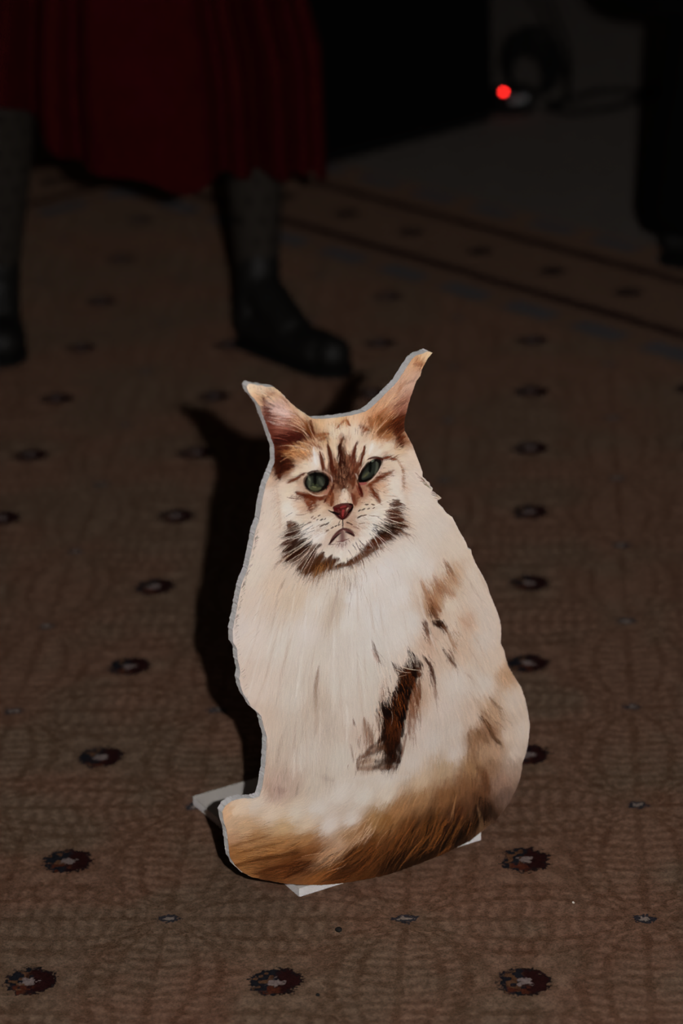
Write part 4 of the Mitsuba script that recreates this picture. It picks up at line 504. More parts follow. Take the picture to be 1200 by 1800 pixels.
def print_strokes():
    """The print on the board is a drawing of brush and hair strokes: x0 y0 x1 y1 halfwidth bend alpha soft profile r g b (mm, ink sRGB)."""
    R = np.random.default_rng(5)
    tones, hair = rows(TONES, 5), rows(HAIR, 6)
    tones[:, :2] /= 10
    hair[:, :2] /= 10
    hair[:, 2:4] /= 100
    hair[:, 4:6] /= 100

    def marks(text, n):
        m = rows(text, n)
        m[:, :6] /= np.array([10, 10, 10, 10, 100, 100])
        return m

    brush = np.vstack([marks(PATCHES, 11), marks(MARKS, 11)])
    ink_lines = marks(DETAILS, 12)
    L = np.maximum(np.hypot(brush[:, 2] - brush[:, 0], brush[:, 3] - brush[:, 1]), 1e-6)
    e = (brush[:, 2:4] - brush[:, :2]) / L[:, None] * brush[:, 4:5] * 0.5
    bs = brush.copy()
    bs[:, :2] -= e
    bs[:, 2:4] += e

    def tone_at(x, y, with_marks=True):
        w = 1 / ((x[:, None] - tones[:, 0]) ** 2 + (y[:, None] - tones[:, 1]) ** 2 + 15.0) ** 1.75
        c = (w / w.sum(1, keepdims=True)) @ tones[:, 2:5]
        if with_marks:
            for x0, y0, x1, y1, hw, b, r, g, bl, al, so in bs:
                ln = math.hypot(x1 - x0, y1 - y0)
                ca, sa = (x1 - x0) / ln, (y1 - y0) / ln
                t = ((x - x0) * ca + (y - y0) * sa) / ln
                tt = np.clip(t, 0, 1)
                d = (y - y0) * ca - (x - x0) * sa - b * 4 * tt * (1 - tt)
                w = hw * profile(tt, 0)
                al = np.where((t > 0) & (t < 1), al / 100 * (1 - sstep(w * (1 - so / 100), w + 0.04, np.abs(d))), 0)[:, None]
                c = c * (1 - al) + np.array([r, g, bl]) * al
        return c

    def lie(x, y):
        w = 1 / ((x[:, None] - hair[:, 0]) ** 2 + (y[:, None] - hair[:, 1]) ** 2 + 26.0) ** 1.75
        w /= w.sum(1, keepdims=True)
        v = w @ hair[:, 2:4]
        return np.arctan2(v[:, 1], v[:, 0]), w @ hair[:, 4], w @ hair[:, 5]

    board = Polygon(OUTLINE)
    lo, hi = OUTLINE.min(0), OUTLINE.max(0)
    out = []

    def add(x0, y0, x1, y1, w, b, al, so, pr, c):
        n = len(x0)
        out.append(np.column_stack([x0, y0, x1, y1, np.broadcast_to(w, n), np.broadcast_to(b, n), np.broadcast_to(al, n), np.broadcast_to(so, n), np.broadcast_to(pr, n), c]))

    gx, gy = (g.ravel() for g in np.meshgrid(np.arange(lo[0] - 6, hi[0] + 6, 3.9), np.arange(lo[1] - 6, hi[1] + 6, 3.9)))
    gx, gy = gx + R.uniform(-1, 1, gx.size), gy + R.uniform(-1, 1, gy.size)
    k = R.permutation(np.flatnonzero(shapely.contains_xy(board.buffer(7), gx, gy)))
    gx, gy = gx[k], gy[k]
    th = lie(gx, gy)[0]
    add(gx - 6.5 * np.cos(th), gy - 6.5 * np.sin(th), gx + 6.5 * np.cos(th), gy + 6.5 * np.sin(th), 6.3, 0, 0.85, 1.0, 0, tone_at(gx, gy, False))
    add(bs[:, 0], bs[:, 1], bs[:, 2], bs[:, 3], bs[:, 4], bs[:, 5], bs[:, 9] / 100, bs[:, 10] / 100, 0, bs[:, 6:9])

    def fur(n, lw, ll, al, so, jit, dev):
        x, y = R.uniform(lo[0], hi[0], n * 2), R.uniform(lo[1], hi[1], n * 2)
        face = (y > FACE_V) & (x < FACE_U)
        k = shapely.contains_xy(board.buffer(3), x, y) & (R.uniform(0, 1, n * 2) < np.where(face, 1.0, 0.5))
        x, y = x[k], y[k]
        m = len(x)
        c, (th, ln, w) = tone_at(x, y), lie(x, y)
        th = th + R.normal(0, dev, m)
        ln, w = ln * ll * R.uniform(0.6, 1.3, m), w * lw * R.uniform(0.6, 1.3, m)
        j = np.clip(1.10 - 1.36 * c.mean(1, keepdims=True) / 255 * TONE_GAIN, 0.09, 1)
        c = np.clip(c * (1 + R.normal(0, 1, (m, 1)) * jit * j) + R.normal(0, 1, (m, 1)) * np.array([1, 0, -1.5]) * 2 * j, 6, 245)
        ct, st = np.cos(th) * ln, np.sin(th) * ln
        add(x - ct * 0.25, y - st * 0.25, x + ct * 0.75, y + st * 0.75, w, R.normal(0, 0.06, m) * ln, al, so, 1, c)

    fur(13000, 1.2, 0.75, 0.6, 1.0, 0.12, 0.12)
    fur(34000, 0.62, 0.9, 0.5, 0.9, 0.24, 0.15)
    for x0, y0, rx, ry, n, ln, w, r, g, bl, jit, al in rows(TUFTS, 12) / [10, 10, 10, 10, 1, 10, 100, 1, 1, 1, 100, 100]:
        n = int(n)
        x, y = x0 + R.normal(0, 0.8, n) * rx, y0 + R.normal(0, 0.8, n) * ry
        th = lie(x, y)[0] + R.normal(0, 0.13, n)
        ln = ln * R.uniform(0.6, 1.25, n)
        ct, st = np.cos(th) * ln, np.sin(th) * ln
        c = np.clip(np.array([r, g, bl]) * (1 + R.normal(0, 1, (n, 1)) * jit), 5, 245)
        add(x - ct * 0.4, y - st * 0.4, x + ct * 0.6, y + st * 0.6, w * R.uniform(0.7, 1.3, n), R.normal(0, 0.07, n) * ln, al, 0.8, 1, c)
    d = ink_lines
    add(d[:, 0], d[:, 1], d[:, 2], d[:, 3], d[:, 4], d[:, 5], d[:, 9] / 100, d[:, 10] / 100, d[:, 11], d[:, 6:9])
    return np.vstack(out)


def index_strokes(st, cell=3.0):
    """Lists, for each cell of the board, the strokes that cross it, in drawing order."""
    lo, hi = OUTLINE.min(0) - 4, OUTLINE.max(0) + 4
    gx, gy = (int(v) for v in np.ceil((hi - lo) / cell))
    own, where = [], []
    ln = np.hypot(st[:, 2] - st[:, 0], st[:, 3] - st[:, 1])
    for k in np.unique(np.ceil(ln / 2).astype(int)):
        g = np.flatnonzero(np.ceil(ln / 2).astype(int) == k)
        s = st[g]
        t = np.linspace(0, 1, max(3, k + 2))
        ca, sa = (s[:, 2] - s[:, 0]) / ln[g], (s[:, 3] - s[:, 1]) / ln[g]
        bow = s[:, 5:6] * 4 * t * (1 - t)
        px = s[:, 0:1] + (s[:, 2:3] - s[:, 0:1]) * t - sa[:, None] * bow
        py = s[:, 1:2] + (s[:, 3:4] - s[:, 1:2]) * t + ca[:, None] * bow
        reach = s[:, 4:5] + 1.2
        steps = int(np.ceil(reach.max() / 2.5)) + 1
        for ox in np.linspace(-1, 1, 2 * steps - 1):
            for oy in np.linspace(-1, 1, 2 * steps - 1):
                ix = np.floor((px + reach * ox - lo[0]) / cell).astype(int)
                iy = np.floor((py + reach * oy - lo[1]) / cell).astype(int)
                ok = (ix >= 0) & (ix < gx) & (iy >= 0) & (iy < gy)
                code = (ix + gx * iy) * len(st) + g[:, None]
                own.append(np.unique(code[ok]))
    code = np.unique(np.concatenate(own))
    cells, who = code // len(st), code % len(st)
    start = np.searchsorted(cells, np.arange(gx * gy + 1))
    return lo, gx, gy, start, who


STROKES = print_strokes()
G_LO, G_X, G_Y, G_START, G_WHO = index_strokes(STROKES)
_ln = np.hypot(STROKES[:, 2] - STROKES[:, 0], STROKES[:, 3] - STROKES[:, 1])
REC = np.column_stack([STROKES[:, 0], STROKES[:, 1], (STROKES[:, 2] - STROKES[:, 0]) / _ln, (STROKES[:, 3] - STROKES[:, 1]) / _ln, _ln, STROKES[:, 5], STROKES[:, 4], STROKES[:, 6],
                       STROKES[:, 7], STROKES[:, 8], ink(STROKES[:, 9:12])])
REC_D, START_D, WHO_D = mi.Float(REC.astype(np.float32).ravel()), mi.UInt32(G_START.astype(np.uint32)), mi.UInt32(G_WHO.astype(np.uint32))
dr.eval(REC_D, START_D, WHO_D)


def cat_print(p, n, uv):
    dx, dy = p.x - float(B_ORG[0]), p.y - float(B_ORG[1])
    u = mi.Float(dx * float(A_DIR[0]) + dy * float(A_DIR[1])) * 1000 + U_MM
    v = mi.Float(p.z) * 1000 + V_MM
    ix, iy = dr.floor((u - float(G_LO[0])) / 3.0), dr.floor((v - float(G_LO[1])) / 3.0)
    ok = (ix >= 0) & (ix < G_X) & (iy >= 0) & (iy < G_Y)
    cell = mi.UInt32(dr.select(ok, ix + iy * G_X, 0))
    i = dr.select(ok, dr.gather(mi.UInt32, START_D, cell, ok), 0)
    end = dr.select(ok, dr.gather(mi.UInt32, START_D, cell + 1, ok), 0)

    def step(i, c):
        w = dr.gather(mi.UInt32, WHO_D, i)
        g = lambda j: dr.gather(mi.Float, REC_D, w * 13 + j)
        x, y, ca, sa = u - g(0), v - g(1), g(2), g(3)
        t = (x * ca + y * sa) / g(4)
        tt = dr.clip(t, 0, 1)
        d = dr.abs(y * ca - x * sa - g(5) * 4 * tt * (1 - tt))
        kind = g(9)
        wide = dr.select(kind < 0.5, 4 * tt * (1 - tt), dr.select(kind < 1.5, (1 - tt) * dr.minimum(tt * 8, 1), dr.minimum(dr.minimum(tt, 1 - tt) * 30, 1)))
        wide = g(6) * dr.sqrt(dr.maximum(wide, 0))
        al = g(7) * (1 - smoothstep(wide * (1 - g(8)), wide + 0.04, d))
        al = dr.select((t > 0) & (t < 1), al, 0)
        return i + 1, c * (1 - al) + mi.Color3f(g(10), g(11), g(12)) * al

    i, c = dr.while_loop((i, mi.Color3f(0.6, 0.5, 0.42)), lambda i, c: i < end, step)
    return c * (0.97 + 0.06 * noise(u * 3.1, v * 3.1))


mat("cat_photo_print", None, 0.75, 0.05, fn=cat_print)


def foam_fn(p, n, uv):
    g = noise(p.x * 900, p.y * 900, p.z * 900)
    return mi.Color3f(0.60, 0.59, 0.585) * (0.86 + 0.22 * g)


mat("white_foam", None, 0.7, 0.3, fn=foam_fn)
mat("white_paper", (0.50, 0.47, 0.44), 0.7, 0.2)


def densify(pts, step, amp, seed):
    r = np.random.default_rng(seed)
    P = np.asarray(pts)
    o = []
    for a, b in zip(P, np.roll(P, -1, 0)):
        k = max(1, int(np.linalg.norm(b - a) / step))
        o += [a + (b - a) * t for t in np.arange(k) / k]
    o = np.array(o)
    tan = np.roll(o, -1, 0) - np.roll(o, 1, 0)
    nor = np.column_stack([tan[:, 1], -tan[:, 0]]) / np.maximum(np.linalg.norm(tan, axis=1, keepdims=True), 1e-9)
    j = r.normal(0, amp, len(o))
    return o + nor * j[:, None]


def board_slab(pts_mm, d0, d1):
    """A slab of the board's outline between the depths d0 and d1 behind the printed face."""
    pg = Polygon(pts_mm).buffer(0)
    if pg.geom_type != "Polygon":
        pg = max(pg.geoms, key=lambda g: g.area)
    t = trimesh.creation.extrude_polygon(pg, d1 - d0)
    v = t.vertices
    u, w, d = v[:, 0] / 1000 - U_MM / 1000, v[:, 1] / 1000 - V_MM / 1000, d0 + v[:, 2]
    V = B_ORG + u[:, None] * A_DIR - d[:, None] * N_DIR
    V[:, 2] = w
    t = trimesh.Trimesh(V, t.faces, process=False)
    if t.volume < 0:
        t.invert()
    return t


cut = densify(OUTLINE, 1.6, 0.14, 1)
core = densify(OUTLINE, 1.6, 0.34, 2)
core[:, 1] = np.maximum(core[:, 1], 0.3)
cut[:, 1] = np.maximum(cut[:, 1], 0.3)
cat = tag("cat_cutout", "flat foam-board cutout printed with a sitting cream and ginger longhair cat", "cutout")
put(cat + "__printed_sheet", board_slab(cut, 0.0, 0.0006), "cat_photo_print")
tag(put(cat + "__foam_core", board_slab(core, 0.0006, THICK), "white_foam"), "pale grey foam edge of the board")
c0 = B_ORG - N_DIR * THICK
k0, k1, kd = -0.1222, 0.1173, 0.2640
base = [c0 + A_DIR * k0, c0 + A_DIR * k1, c0 + A_DIR * k1 - N_DIR * kd, c0 + A_DIR * k0 - N_DIR * kd]
plate = trimesh.creation.extrude_polygon(Polygon([q[:2] for q in base]), 0.0104)
plate.apply_translation((0, 0, 0.0002))
tag(put(cat + "__base_plate", plate, "white_foam"), "square white foam base plate lying on the carpet")
lid = trimesh.creation.extrude_polygon(Polygon([q[:2] for q in base]).buffer(0.0003, join_style="mitre"), 0.0006)
lid.apply_translation((0, 0, 0.0106))
put(cat + "__base_plate__paper_facing", lid, "white_paper")

# ------------------------------------------------------------------ the person in the red dress
TIGHT_DOTS = 70.0


def tights(p, n, uv):
    u, v = mi.Float(p.x + 0.6 * p.y) * TIGHT_DOTS * 0.42, mi.Float(p.z) * TIGHT_DOTS * 0.42
    row = dr.floor(v)
    u = u + 0.5 * (row - 2 * dr.floor(row / 2))
    d = dr.sqrt(dr.square(u - dr.floor(u) - 0.5) + dr.square(v - row - 0.5))
    dot = smoothstep(0.22, 0.15, d)
    return mix((0.019, 0.0155, 0.0125), (0.007, 0.0055, 0.0045), dot)


def red_cloth(p, n, uv):
    g = fbm(p.x * 60, p.y * 60, p.z * 30)
    return mi.Color3f(0.026, 0.0015, 0.0020) * (0.75 + 0.5 * g)


mat("sheer_tights", None, 0.85, 0.08, fn=tights)
mat("red_dress_cloth", None, 0.95, 0.03, fn=red_cloth)
mat("skin", (0.42, 0.26, 0.19), 0.55, 0.3)
mat("dark_hair", (0.03, 0.02, 0.015), 0.5, 0.4)
mat("black_leather", (0.0045, 0.0042, 0.0036), 0.62, 0.22)
mat("black_suede", (0.0055, 0.005, 0.0042), 0.8, 0.15)
mat("black_rubber", (0.0035, 0.0035, 0.0035), 0.8, 0.1)
mat("black_wool", (0.0022, 0.0022, 0.0022), 0.95, 0.04)
mat("eye_white", (0.6, 0.58, 0.55), 0.3, 0.4)
mat("lip_tint", (0.30, 0.09, 0.08), 0.5, 0.3)


def vec(*v):
    return np.array(v, float)


def person_body(hipc, face_dir, legs, height=1.68, w=1.0):
    """One continuous body: legs as (hip, knee, ankle, heel, toe) joints, torso, neck, head, arms with hands of five fingers."""
    f = vec(math.cos(face_dir), math.sin(face_dir), 0)
    s = vec(-f[1], f[0], 0)                          # the person's left
    h, B = vec(*hipc), []
    waist, chest, neck, head = h + vec(0, 0, 0.20), h + vec(0, 0, 0.42), h + vec(0, 0, 0.58), h + vec(0, 0, 0.735) + f * 0.02
    B += [(h + s * 0.085, h - s * 0.085, 0.115 * w, 0.115 * w), (h, waist, 0.13 * w, 0.105 * w), (waist + s * 0.05, waist - s * 0.05, 0.095, 0.095),
          (waist, chest, 0.11 * w, 0.115 * w), (chest + s * 0.13, chest - s * 0.13, 0.065, 0.065), (chest + s * 0.06, waist + s * 0.05, 0.10, 0.09), (chest - s * 0.06, waist - s * 0.05, 0.10, 0.09),
          (chest, neck, 0.08, 0.052), (neck, head - vec(0, 0, 0.04), 0.05, 0.055)]
    B += [(head + vec(0, 0, 0.03), head - vec(0, 0, 0.035) + f * 0.03, 0.085, 0.062), (head - vec(0, 0, 0.06) + f * 0.055, head + f * 0.03, 0.035, 0.07),
          (head + f * 0.088 + vec(0, 0, 0.012), head + f * 0.105 - vec(0, 0, 0.018), 0.010, 0.013),
          (head + s * 0.082 - vec(0, 0, 0.005), head + s * 0.088 - vec(0, 0, 0.03), 0.014, 0.010), (head - s * 0.082 - vec(0, 0, 0.005), head - s * 0.088 - vec(0, 0, 0.03), 0.014, 0.010)]
    for sg in (1, -1):
        sh, el = chest + s * sg * 0.175 + vec(0, 0, 0.03), chest + s * sg * 0.24 - vec(0, 0, 0.26)
        wr = el + f * 0.10 - vec(0, 0, 0.22)
        d = (wr - el) / np.linalg.norm(wr - el)
        palm = wr + d * 0.085
        B += [(chest + s * sg * 0.11 + vec(0, 0, 0.03), sh, 0.06, 0.052), (sh, el, 0.05, 0.038), (el, wr, 0.038, 0.025), (wr, palm - f * 0.025, 0.022, 0.014), (wr, palm + f * 0.03, 0.022, 0.014)]
        for k, ln in enumerate((0.070, 0.078, 0.074, 0.060)):
            r0 = palm + f * (0.032 - 0.020 * k)
            r1 = r0 + d * ln * 0.5 - s * sg * 0.006
            B += [(r0, r1, 0.0095, 0.0085), (r1, r1 + d * ln * 0.45 - s * sg * 0.018, 0.0085, 0.0075)]
        t0 = wr + d * 0.03 + f * 0.02
        B += [(t0, t0 + d * 0.03 + f * 0.03 - s * sg * 0.01, 0.012, 0.0095), (t0 + d * 0.03 + f * 0.03 - s * sg * 0.01, t0 + d * 0.062 + f * 0.034 - s * sg * 0.016, 0.0095, 0.008)]
    for hip, knee, ank, heel, toe in legs:
        hip, knee, ank, heel, toe = (vec(*q) for q in (hip, knee, ank, heel, toe))
        calf = knee + (ank - knee) * 0.30 + (heel - toe) / np.linalg.norm(heel - toe) * 0.012
        B += [(hip, knee, 0.085 * w, 0.054), (knee, calf, 0.050, 0.050), (calf, ank, 0.050, 0.031), (ank, heel + vec(0, 0, 0.012), 0.030, 0.026), (ank, (heel + toe) / 2 + vec(0, 0, 0.022), 0.030, 0.028), ((heel + toe) / 2 + vec(0, 0, 0.010), toe, 0.030, 0.020), (heel, toe, 0.020, 0.018)]
    return B, dict(f=f, s=s, head=head, chest=chest, waist=waist, neck=neck, hip=h)


def face_and_hair(key, j, hair=True):
    f, s, head = j["f"], j["s"], j["head"]
    for sg in (1, -1):
        e = man_mesh(ball(head + f * 0.084 + s * sg * 0.031 + vec(0, 0, 0.012), 0.0125))
        put(key + "__eye", e, "eye_white", smooth=True)
        put(key + "__eye__iris" if sg == 1 else key + "__eye_001__iris", man_mesh(ball(head + f * 0.0905 + s * sg * 0.031 + vec(0, 0, 0.012), 0.0068)), "dark_hair", smooth=True)
    m = m3.Manifold.batch_hull([ball(head + f * 0.083 - vec(0, 0, 0.055) + s * k * 0.020, 0.0062, 12) for k in (-1, 1)] + [ball(head + f * 0.089 - vec(0, 0, 0.055), 0.0085, 12)])
    put(key + "__mouth", man_mesh(m), "lip_tint", smooth=True)
    back = [bone(head + vec(0, 0, 0.035) - f * 0.018, head - f * 0.045 - vec(0, 0, 0.02), 0.094, 0.085)]
    if hair:
        back += [bone(head - f * 0.06 + s * k * 0.05, head - f * 0.075 + s * k * 0.065 - vec(0, 0, 0.24), 0.055, 0.03) for k in (-1, 0, 1)]
    hm = man_mesh(m3.Manifold.batch_boolean(back, m3.OpType.Add).refine_to_length(0.02))
    hm.merge_vertices()
    trimesh.smoothing.filter_taubin(hm, iterations=10)
    put(key + "__hair", hm, "dark_hair", smooth=True)


woman = tag("person", "person in a dark red midi dress with sheer dotted tights and black ankle boots", "person")
HIP = (-0.345, 4.86, 0.86)
LEG_A = ((-0.26, 4.86, 0.84), (-0.11, 4.845, 0.43), (-0.128, 4.765, 0.105), (-0.140, 4.745, 0.030), (-0.004, 4.585, 0.024))
LEG_B = ((-0.43, 4.86, 0.84), (-0.545, 4.79, 0.44), (-0.585, 4.83, 0.105), (-0.592, 4.865, 0.030), (-0.572, 4.715, 0.024))
bones, J = person_body(HIP, -1.45, (LEG_A, LEG_B))
put(woman + "__body", body_mesh(bones, 0.014, 8), "skin", smooth=True)


def leg_sleeve(leg, z_top, grow):
    hip, knee, ank, heel, toe = (vec(*q) for q in leg)
    calf = knee + (ank - knee) * 0.30 + (heel - toe) / np.linalg.norm(heel - toe) * 0.012
    top = knee + (hip - knee) * 0.55
    return body_mesh([(top, knee, 0.068 + grow, 0.054 + grow), (knee, calf, 0.050 + grow, 0.050 + grow), (calf, ank, 0.050 + grow, 0.0315 + grow), (ank, ank - vec(0, 0, 0.03), 0.0315 + grow, 0.03 + grow)], 0.014, 8)


def boot(key, leg, shaft=0.075, smat="black_leather"):
    hip, knee, ank, heel, toe = (vec(*q) for q in leg)
    d = (toe - heel) / np.linalg.norm(toe - heel)
    sd = vec(-d[1], d[0], 0)
    up = (knee - ank) / np.linalg.norm(knee - ank)
    mid = (heel + toe) / 2
    z = vec(0, 0, 1)
    upper = body_mesh([(ank, ank + up * shaft * 0.5, 0.0385, 0.0385), (ank, heel + z * 0.016, 0.038, 0.034), (ank, mid + z * 0.022, 0.037, 0.036), (heel + z * 0.012, toe + z * 0.01, 0.033, 0.032),
                       (mid + z * 0.008 + sd * 0.010, toe - d * 0.03 + sd * 0.012 + z * 0.008, 0.030, 0.030), (mid + z * 0.008 - sd * 0.010, toe - d * 0.03 - sd * 0.012 + z * 0.008, 0.030, 0.030)], 0.012, 6)
    v = np.array(upper.vertices)
    v[:, 2] = np.maximum(v[:, 2], 0.010)
    upper.vertices = v
    put(key, upper, smat, smooth=True)
    sole = m3.Manifold.batch_hull([m3.Manifold.cylinder(0.013, r, r, 24).translate([float(q[0]), float(q[1]), 0.0005]) for q, r in ((heel, 0.034), (mid, 0.037), (toe - d * 0.02, 0.042), (toe, 0.034))])
    k = put(key + "__sole", man_mesh(sole), "black_rubber")
    return k


for i, leg in enumerate((LEG_A, LEG_B)):
    t = leg_sleeve(leg, 0.6, 0.0035)
    put(woman + "__tights", t, "sheer_tights", smooth=True)
    boot(woman + ("__boot" if i == 0 else "__boot_001"), leg)


def skirt(cx, cy, hem_z, top_z, rx_top, ry_top, rx_hem, ry_hem, folds, seed, nphi=240, nz=60, thick=0.004):
    """A hanging skirt: an oval bell with vertical folds; hem_z(phi) its hem, folds a list of (phi, width, depth)."""
    r = np.random.default_rng(seed)
    phi = np.linspace(0, 2 * math.pi, nphi, endpoint=False)
    hz = hem_z(phi)
    V = []
    for side in (0, 1):
        for k in range(nz):
            t = k / (nz - 1)                       # 0 at the hem, 1 at the waist
            z = hz + (top_z - hz) * t
            zz = np.clip((z - 0.3) / (top_z - 0.3), 0, 1)
            e = np.clip((1 - zz) * 1.35, 0, 1) ** 0.8
            rx, ry = rx_top + (rx_hem - rx_top) * e, ry_top + (ry_hem - ry_top) * e
            dep = np.zeros(nphi)
            for pc, wd, am in folds:
                dd = (phi - pc + math.pi) % (2 * math.pi) - math.pi
                wob = 0.10 * math.sin(3.1 * z.mean() + pc * 5)
                dep += am * np.exp(-((dd - wob * wd) / wd) ** 2) * np.clip((1 - zz) * 1.6, 0, 1)
            q = 1 + 0.25 * dep - side * thick / 0.3
            V.append(np.column_stack([cx + rx * q * np.cos(phi), cy + ry * q * np.sin(phi) + 0.30 * dep * np.sign(np.sin(phi)) * np.minimum(1, np.abs(np.sin(phi)) * 3), z]))
    V = np.concatenate(V)
    F = []
    n = nphi
    for side in (0, 1):
        o = side * nz * n
        for k in range(nz - 1):
            for i in range(n):
                a, b, c, d = o + k * n + i, o + k * n + (i + 1) % n, o + (k + 1) * n + i, o + (k + 1) * n + (i + 1) % n
                F += [[a, b, d], [a, d, c]] if side == 0 else [[a, d, b], [a, c, d]]
    for k in (0, nz - 1):
        for i in range(n):
            a, b = k * n + i, k * n + (i + 1) % n
            c, d = a + nz * n, b + nz * n
            F += [[a, c, d], [a, d, b]] if k == 0 else [[a, d, c], [a, b, d]]
    return trimesh.Trimesh(V, F, process=False)


def hem(phi):
    x = np.cos(phi)                                  # +1 at the picture's right side
    front = -np.sin(phi)
    base = np.interp(x, [-1, -0.62, -0.42, -0.22, 0.1, 0.35, 0.72, 0.93, 1], [0.475, 0.47, 0.425, 0.37, 0.345, 0.33, 0.325, 0.295, 0.285])
    return np.where(front >= -0.1, base, base * 0.4 + 0.6 * 0.36) + 0.008 * np.sin(phi * 11) + 0.005 * np.sin(phi * 17 + 1)


FOLDS = [(-2.34, 0.05, -0.15), (-2.20, 0.04, 0.04), (-2.06, 0.065, -0.24), (-1.80, 0.05, -0.16), (-1.45, 0.20, 0.05), (-1.05, 0.05, -0.14), (-0.82, 0.06, -0.26), (-0.68, 0.035, 0.05), (-0.54, 0.05, -0.16), (-0.30, 0.08, -0.10),
         (0.4, 0.12, -0.05), (0.9, 0.12, -0.05), (1.5, 0.14, -0.05), (2.1, 0.12, -0.05), (2.6, 0.12, -0.05), (3.0, 0.10, -0.04)]
dress = put(woman + "__dress", skirt(-0.335, 4.85, hem, 1.07, 0.165, 0.125, 0.335, 0.27, FOLDS, 3), "red_dress_cloth", smooth=60)
w_, ch_, s_ = J["waist"], J["chest"], J["s"]
bod = body_mesh([(w_ + s_ * 0.052, w_ - s_ * 0.052, 0.115, 0.115), (w_, ch_, 0.128, 0.130), (ch_ + s_ * 0.13, ch_ - s_ * 0.13, 0.082, 0.082), (ch_ + s_ * 0.06, w_ + s_ * 0.05, 0.116, 0.106), (ch_ - s_ * 0.06, w_ - s_ * 0.05, 0.116, 0.106)]
                + [(ch_ + s_ * k * 0.13 + vec(0, 0, 0.03), ch_ + s_ * k * 0.215 - vec(0, 0, 0.16), 0.076, 0.06) for k in (1, -1)], 0.02, 8)
put(woman + "__dress__bodice", bod, "red_dress_cloth", smooth=True)
face_and_hair(woman, J)

# ------------------------------------------------------------------ the person in black at the right edge
man = tag("person_001", "person in black flared trousers, long black coat and black shoe at right edge", "person")
HIP2 = (0.80, 5.22, 0.90)
LEG_C = ((0.77, 5.14, 0.88), (0.715, 5.13, 0.48), (0.684, 5.14, 0.105), (0.645, 5.125, 0.032), (0.79, 5.02, 0.026))
LEG_D = ((0.85, 5.30, 0.88), (0.88, 5.38, 0.48), (0.875, 5.42, 0.105), (0.845, 5.425, 0.032), (1.02, 5.34, 0.026))
bones2, J2 = person_body(HIP2, -0.6, (LEG_C, LEG_D), w=1.08)
put(man + "__body", body_mesh(bones2, 0.016, 8), "skin", smooth=True)


def trouser(leg, hem_z):
    hip, knee, ank = (vec(*q) for q in leg[:3])
    low = ank + (knee - ank) * ((hem_z + 0.035 - ank[2]) / (knee[2] - ank[2]))
    t = body_mesh([(hip, knee, 0.105, 0.078), (knee, low, 0.078, 0.108)], 0.02, 6)
    v = np.array(t.vertices)
    v[:, 2] = np.maximum(v[:, 2], hem_z)
    t.vertices = v
    return t


for i, leg in enumerate((LEG_C, LEG_D)):
    put(man + "__trouser_leg", trouser(leg, 0.072), "black_wool", smooth=True)
    boot(man + ("__shoe" if i == 0 else "__shoe_001"), leg, shaft=0.03, smat="black_leather")
coat_folds = [(k * 0.62 + 0.2, 0.16, -0.04 if k % 2 else 0.03) for k in range(10)]
put(man + "__coat", skirt(HIP2[0], HIP2[1], lambda ph: 0.475 + 0.012 * np.sin(ph * 3) + 0.02 * (np.cos(ph) < -0.6), 1.10, 0.185, 0.15, 0.262, 0.22, coat_folds, 4, 160, 40), "black_wool", smooth=60)
w2, c2, s2, f2 = J2["waist"], J2["chest"], J2["s"], J2["f"]
top = [(w2 + s2 * 0.055, w2 - s2 * 0.055, 0.125, 0.125), (w2, c2, 0.14, 0.142), (c2 + s2 * 0.15, c2 - s2 * 0.15, 0.086, 0.086)]
for k in (1, -1):
    sh, el = c2 + s2 * k * 0.175 + vec(0, 0, 0.03), c2 + s2 * k * 0.24 - vec(0, 0, 0.26)
    top += [(c2 + s2 * k * 0.11 + vec(0, 0, 0.03), sh, 0.078, 0.070), (sh, el, 0.066, 0.054), (el, el + (f2 * 0.10 - vec(0, 0, 0.22)) * 0.9, 0.054, 0.042)]
put(man + "__coat__upper_coat", body_mesh(top, 0.02, 8), "black_wool", smooth=True)
face_and_hair(man, J2, hair=False)

# ------------------------------------------------------------------ black speaker cabinet, power adapter and cables
mat("black_cabinet_paint", (0.0035, 0.0035, 0.0037), 0.85, 0.08)
mat("black_cloth_grille", (0.002, 0.002, 0.002), 0.95, 0.05)
mat("dark_metal", (0.02, 0.02, 0.02), 0.5, 0.4)
spk = tag("speaker", "tall black speaker cabinet standing on the grey floor behind the red dress", "speaker")
pA, pB = vec(-0.075, 5.828, 0), vec(0.377, 6.214, 0)
ang = math.atan2(pB[1] - pA[1], pB[0] - pA[0])
ex, ey = vec(math.cos(ang), math.sin(ang), 0), vec(-math.sin(ang), math.cos(ang), 0)
wid, dep_, hgt = float(np.linalg.norm(pB - pA)), 0.46, 0.98
ctr = pA + ex * wid / 2 + ey * dep_ / 2
put(spk + "__cabinet", rbox((wid, dep_, hgt), 0.010, ctr + vec(0, 0, hgt / 2 + 0.007), ang), "black_cabinet_paint", smooth=40)
put(spk + "__grille", rbox((wid - 0.05, 0.012, hgt - 0.06), 0.004, pA + ex * wid / 2 - ey * 0.003 + vec(0, 0, hgt / 2 + 0.006), ang), "black_cloth_grille", smooth=40)
for sx in (-1, 1):
    for sy in (-1, 1):
        m = trimesh.creation.cylinder(0.02, 0.008, sections=16)
        m.apply_translation(ctr + ex * sx * (wid / 2 - 0.05) + ey * sy * (dep_ / 2 - 0.05) + vec(0, 0, 0.0045))
        put(spk + "__foot", m, "black_rubber")
for sy in (-1, 1):
    put(spk + "__handle", rbox((0.12, 0.012, 0.03), 0.005, ctr + ex * 0.0 + ey * sy * 0 + vec(0, 0, hgt + 0.02) + ex * sy * 0.1, ang), "dark_metal", smooth=40)

